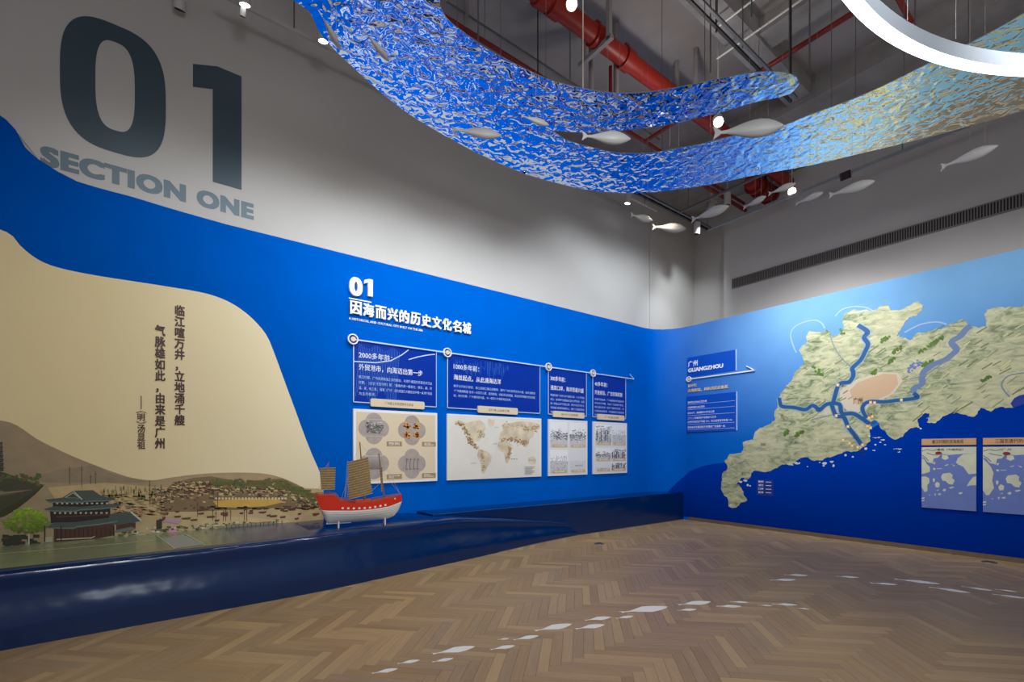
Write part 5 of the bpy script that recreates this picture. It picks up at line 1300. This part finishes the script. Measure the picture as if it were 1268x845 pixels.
# ================================================================== VENT
vz0 = (at_x(930, 351.3, 9.45)[2]+at_x(1268, 256.6, 9.45)[2])/2; vz1 = (at_x(930, 339.8, 9.45)[2]+at_x(1268, 239.3, 9.45)[2])/2
vy = at_x(908, 350, 9.45)[1]
vent = empty('air_vent', (9.45, 2.0, vz0)); tag(vent, 'long dark slatted linear air vent on the grey wall above the map', 'vent')
child_world(MB().box((9.430, -1.5, vz0), (9.449, vy, vz1)), 'vent_back', M_darkgrey, vent)
mb = MB(); 
for z_ in (vz0, vz1): mb.box((9.42, -1.5, z_-.008), (9.448, vy+.008, z_+.008))
mb.box((9.42, vy-.005, vz0), (9.448, vy+.008, vz1)); child_world(mb, 'vent_frame', M_slat, vent)
mb = MB(); k = 0; y_ = vy-.03
while y_ > -1.45: mb.box((9.418, y_-.006, vz0+.006), (9.435, y_+.006, vz1-.006)); y_ -= .032
child_world(mb, 'vent_slat', M_slat, vent, kind='stuff')

# ================================================================== PIPES, TRACKS, LAMPS UNDER THE CEILING
def pipe(name, p, q_, r, m, label, cat='pipe', group=None, joints=(), n=16):
    p, q_ = Vector(p), Vector(q_); root = empty(name, (p+q_)/2); tag(root, label, cat, group)
    o = child_world(MB().tube(p, q_, r, n=n), 'pipe_run', m, root); auto_smooth(o)
    d_ = (q_-p)
    for f in joints:
        c = p+d_*f; e = d_.normalized()*.07; o = child_world(MB().tube(c-e, c+e, r*1.22, n=n), 'pipe_coupling', m, root); auto_smooth(o)
        sd = Vector((0, 0, r*1.3)); child_world(MB().box(tuple(c-Vector((.04, .04, 0))+sd*.9), tuple(c+Vector((.04, .04, .05))+sd*.9)), 'coupling_bolt', m, root)
    return root
bp = at_z(766, 66, 6.40); yb_ = bp[1]
big = pipe('red_main_pipe', (0.5, yb_, 6.40), (9.4, yb_, 6.40), .105, M_red, 'thick red fire main running beneath the concrete ceiling', joints=[(at_z(x, y, 6.4)[0]-.5)/8.9 for x, y in ((668, -2), (683, 11), (740, 45), (775, 73))])
# hanger of the main
hx = at_z(742, 46, 6.4)[0]
hg = empty('pipe_hanger', (hx, yb_, 6.4)); tag(hg, 'grey channel steel hanger carrying the thick red main', 'hanger')
child_world(MB().bar((hx, yb_-.17, 6.26), (hx, yb_-.17, ZC), .05, .05), 'hanger_post', M_concrete, hg); child_world(MB().bar((hx, yb_-.22, 6.27), (hx, yb_+.32, 6.27), .05, .05), 'hanger_arm', M_concrete, hg); child_world(MB().bar((hx, yb_+.24, 6.27), (hx, yb_+.24, ZC), .04, .04), 'hanger_post', M_concrete, hg)
sp = at_z(612, 59, 6.3)
pipe('sprinkler_pipe', (1.0, sp[1], 6.3), (9.3, sp[1], 6.3), .028, M_redd, 'thin dark red sprinkler pipe behind the ribbon, along the numeral wall', group=None, n=10)
e0, e1 = at_z(945, 86, 6.3), at_z(1053, 19, 6.3)
pipe('sprinkler_pipe', (e0[0], -2.5, 6.3), (e0[0], e0[1]+.1, 6.3), .032, M_redd, 'thin dark red sprinkler pipe crossing toward the ring lamp', n=10)
e2, e3 = at_z(838, 150, 6.3), at_z(797, 179, 6.3)
pipe('sprinkler_branch_pipe', (e2[0], e2[1]-.3, 6.3), (e2[0], sp[1], 6.3), .028, M_redd, 'short dark red branch pipe joining the thin pipe in the ribbon fork', n=10)
e4, e5 = at_z(1112, -4, 6.3), at_z(1129, 27, 6.3)
pipe('sprinkler_branch_pipe', (e5[0]-.8, e5[1], 6.3), (e5[0], e5[1], 6.3), .028, M_redd, 'short dark red branch pipe seen inside the ring lamp', n=10)
dp = at_z(756, 92, 6.25); pipe('sprinkler_drop_pipe', (dp[0], dp[1], 5.6), (dp[0], dp[1], 6.35), .022, M_redd, 'short vertical red drop pipe under the thick main', n=10)
# valve cluster by the right wall
vx = at_z(948, 238, 6.25); vr = empty('red_valve', vx); tag(vr, 'red pipe valve and flanges near the warm lamp on the track', 'valve')
for dx in (-.45, -.25, -.05, .15): auto_smooth(MB().tube((dx, 0, 0), (dx+.06, 0, 0), .17, n=18).build('flange', M_redd, vr))
auto_smooth(MB().tube((-.6, 0, 0), (.25, 0, 0), .11, n=16).build('valve_body', M_red, vr)); MB().tube((0, 0, 0), (0, 0, .3), .03, n=8).build('valve_stem', M_redd, vr)
r5 = at_z(881, 235, 6.2); r6 = at_z(919, 261, 6.2)
pipe('sprinkler_pipe', (r5[0]-.3, r5[1], 6.2), (9.4, r5[1], 6.2), .035, M_redd, 'dark red pipe end above the track corner by the column', n=10)
# white conduit and rods
for (xa, ya, xb, yb2, lab) in ((935.7, 0, 884.6, 34, 'thin pale conduit nearer the thick red main'), (990.6, 0, 888.4, 73, 'thin pale conduit nearer the ring lamp')):
    a_, b_ = at_z(xa, ya, 6.5), at_z(xb, yb2, 6.5); xm = (a_[0]+b_[0])/2
    pipe('conduit', (xm, a_[1]-1.5, 6.5), (xm, b_[1], 6.5), .012, M_whitepaint, lab, 'conduit', 'pale conduits under the ceiling', n=8)
a_, b_ = at_z(553, 2, 6.6), at_z(700, 112, 6.6)
pipe('conduit', (a_[0], a_[1], 6.6), (b_[0]+2.0, a_[1], 6.6), .012, M_steel, 'thin grey conduit beside the dark red pipe', 'conduit', n=8)
# tall pale service pipes seen behind the ribbon
for k, (px, lab) in enumerate(((577, 'pale vertical service pipe crossing the thin red pipe'), (732, 'pale vertical service pipe beneath the thick red main'), (763, 'pale vertical service pipe just past the red drop pipe'), (838, 'pale vertical service pipe with blunt top, closer to the fork'), (862, 'wider pale vertical service pipe beside the cable tray'))):
    x_, y_, _ = at_z(px, (-12, 30, 30, 76, 60)[k], ZC); Z_ = x_*FX+y_*FY; zb2 = HC+(YH-(70 if k == 0 else 126))*Z_/FOC
    r = empty('service_pipe', (x_, y_, zb2)); tag(r, lab, 'pipe'); auto_smooth(MB().tube((0, 0, 0), (0, 0, ZC-zb2), .032, n=12).build('pipe_run', M_concrete, r))
def track(name, p, q_, label, wds=.035, twin=False, m=None, rods=(.1, .9)):
    p, q_ = Vector(p), Vector(q_); r = empty(name, (p+q_)/2); tag(r, label, 'track')
    m = m or M_steel
    d_ = (q_-p).normalized(); sd = Vector((-d_.y, d_.x, 0))*.036
    if twin:
        child_world(MB().bar(p+sd, q_+sd, wds, wds), 'rail', M_black, r); child_world(MB().bar(p-sd, q_-sd, wds, wds), 'rail', m, r)
    else: child_world(MB().bar(p, q_, wds, wds), 'rail', m, r)
    for f in rods: c = p.lerp(q_, f); child_world(MB().tube(c, (c.x, c.y, ZC), .007, n=6), 'hanging_rod', M_steel, r)
    return r
track('lighting_track', (0.5, 5.75, 6.15), (7.9, 5.75, 6.15), 'pale lighting track close along the numeral wall', m=M_wall, rods=(.1, .5, .95))
track('lighting_track', (5.5, 5.25, 5.9), (8.98, 5.25, 5.9), 'grey twin lighting track below the ribbon, ending at the corner', twin=True, rods=(.45, .97))
track('lighting_track', (8.95, 5.3, 5.9), (8.95, -1.0, 5.9), 'grey lighting track running in front of the vented wall', wds=.045, m=M_alu, rods=(.2, .5))
track('lighting_track', (7.88, 5.2, 5.9), (7.88, 3.6, 5.9), 'short grey cross track behind the lower ribbon', rods=(.1,))
track('cable_tray', (2.5, 2.70, 5.95), (6.6, 2.70, 5.95), 'dark twin cable tray high above the narrow ribbon tongue', wds=.028, twin=True, rods=(.55, .68))
M_lw = mat('lamp_body_white', (196, 194, 190), .45)
def lamp(px, py, z, face, label, body, aim=(0, 0, -1), r=.055, L_=.16, mount=None, x=None, y=None):
    p = Vector(at_x(px, py, x) if x else at_y(px, py, y) if y else at_z(px, py, z))
    rt = empty('track_spotlight', p); tag(rt, label, 'lamp')
    d_ = Vector(aim).normalized()
    auto_smooth(MB().tube((0, 0, 0), -d_*L_, r, n=18).build('lamp_body', body, rt))
    MB().tube(d_*.001, d_*.003, r*.86, n=18).build('lamp_face', face, rt)
    zt = (mount or ZC)-p.z; tp_ = -d_*L_*.6
    MB().tube(tp_, (tp_.x, tp_.y, max(zt, .1)), .008, n=6).build('lamp_stem', body, rt)
    return rt, p, d_
toc = lambda px, py, z: (Vector((0, 0, HC))-Vector(at_z(px, py, z))).normalized()
lamp(303, 6, 6.0, M_lampc, 'white spotlight at the top of the numeral wall, glowing oval face', M_lw, aim=(.15, .3, -1), mount=6.15)
lamp(400, 51, 6.0, M_lampc, 'white spotlight on the pale track beside the first hanging fish', M_lw, aim=(.1, .2, -1), mount=6.15)
lamp(777, 252, 6.0, M_lampc, 'white spotlight on the pale track just below the ribbon', M_lw, aim=(0, .2, -1), mount=6.15)
lamp(222, 12, 6.0, M_darkgrey, 'unlit spotlight with two stems above the big numeral one', M_lw, aim=(0, .5, -1), mount=6.15)
lamp(300, 20, 5.95, M_darkgrey, 'unlit pale spotlight stem beside the lit oval lamp', M_lw, aim=(0, .6, -1), mount=6.15, r=.03)
lamp(708, 5, 6.0, M_lampw, 'warm glaring spotlight in front of the thick red main', M_lw, aim=toc(708, 5, 6.0)+Vector((0, 0, -.2)), r=.06)
lamp(890, 151, 5.7, mat('lamp_face_bright', (255, 255, 255), .5, emit=(.97, .98, 1, 22)), 'bright cool spotlight behind the largest hanging fish', M_lw, aim=toc(890, 151, 5.7)+Vector((.1, 0, -.2)), r=.065)
lamp(981, 237, 5.78, M_lampw, 'warm glaring spotlight on the track in front of the vented wall', M_lw, aim=toc(981, 237, 5.78)+Vector((0, 0, -.2)), r=.07, x=8.93)
lamp(1048, 222, 5.6, M_darkgrey, 'black spotlight hanging from the track above the map', M_black, aim=(.5, 0, -1), r=.075, L_=.12, x=8.95, mount=5.9)
lamp(862.6, 290, 5.55, M_darkgrey, 'unlit white cylinder spotlight at the track corner', M_lw, aim=(0, .1, -1), r=.06, L_=.22, y=5.25, mount=5.9)
lamp(878, 262, 6.1, M_darkgrey, 'unlit white cylinder spotlight tilted toward the numeral wall', M_lw, aim=(-.4, .3, -1), r=.06, L_=.22)
lamp(901, 254, 6.0, M_darkgrey, 'unlit white cylinder spotlight hanging straight over a fish', M_lw, aim=(0, 0, -1), r=.06, L_=.22)
# bare suspension rods under the slab
for k, (px, py, zb, lab) in enumerate(((592, 62, 5.6, 'thin rod over the dark red pipe'), (666, 90, 5.7, 'thin dark rod by the first coupling of the main'), (706, 100, 5.7, 'thin rod between main and bright wire'), (887, 40, 5.9, 'rod at the crossing of tray and pale conduit'), (880, 90, 5.6, 'rod above the ribbon tongue'), (931, 20, 6.1, 'short rod near the far end of the pale conduit'), (979, 92, 5.3, 'dark rod over the tip of the ribbon tongue'), (1003, 96, 5.3, 'thin rod past the tip of the ribbon tongue'), (1134, 36, 6.0, 'rod seen inside the ring lamp'))):
    x_, y_, _ = at_z(px, py, zb); r = empty('suspension_rod', (x_, y_, zb)); tag(r, lab+' hanging from the ceiling', 'rod', 'suspension rods under the ceiling')
    MB().tube((0, 0, 0), (0, 0, ZC-zb), .008 if k != 6 else .014, n=6).build('rod', M_black if k in (1, 3, 6) else M_steel, r)
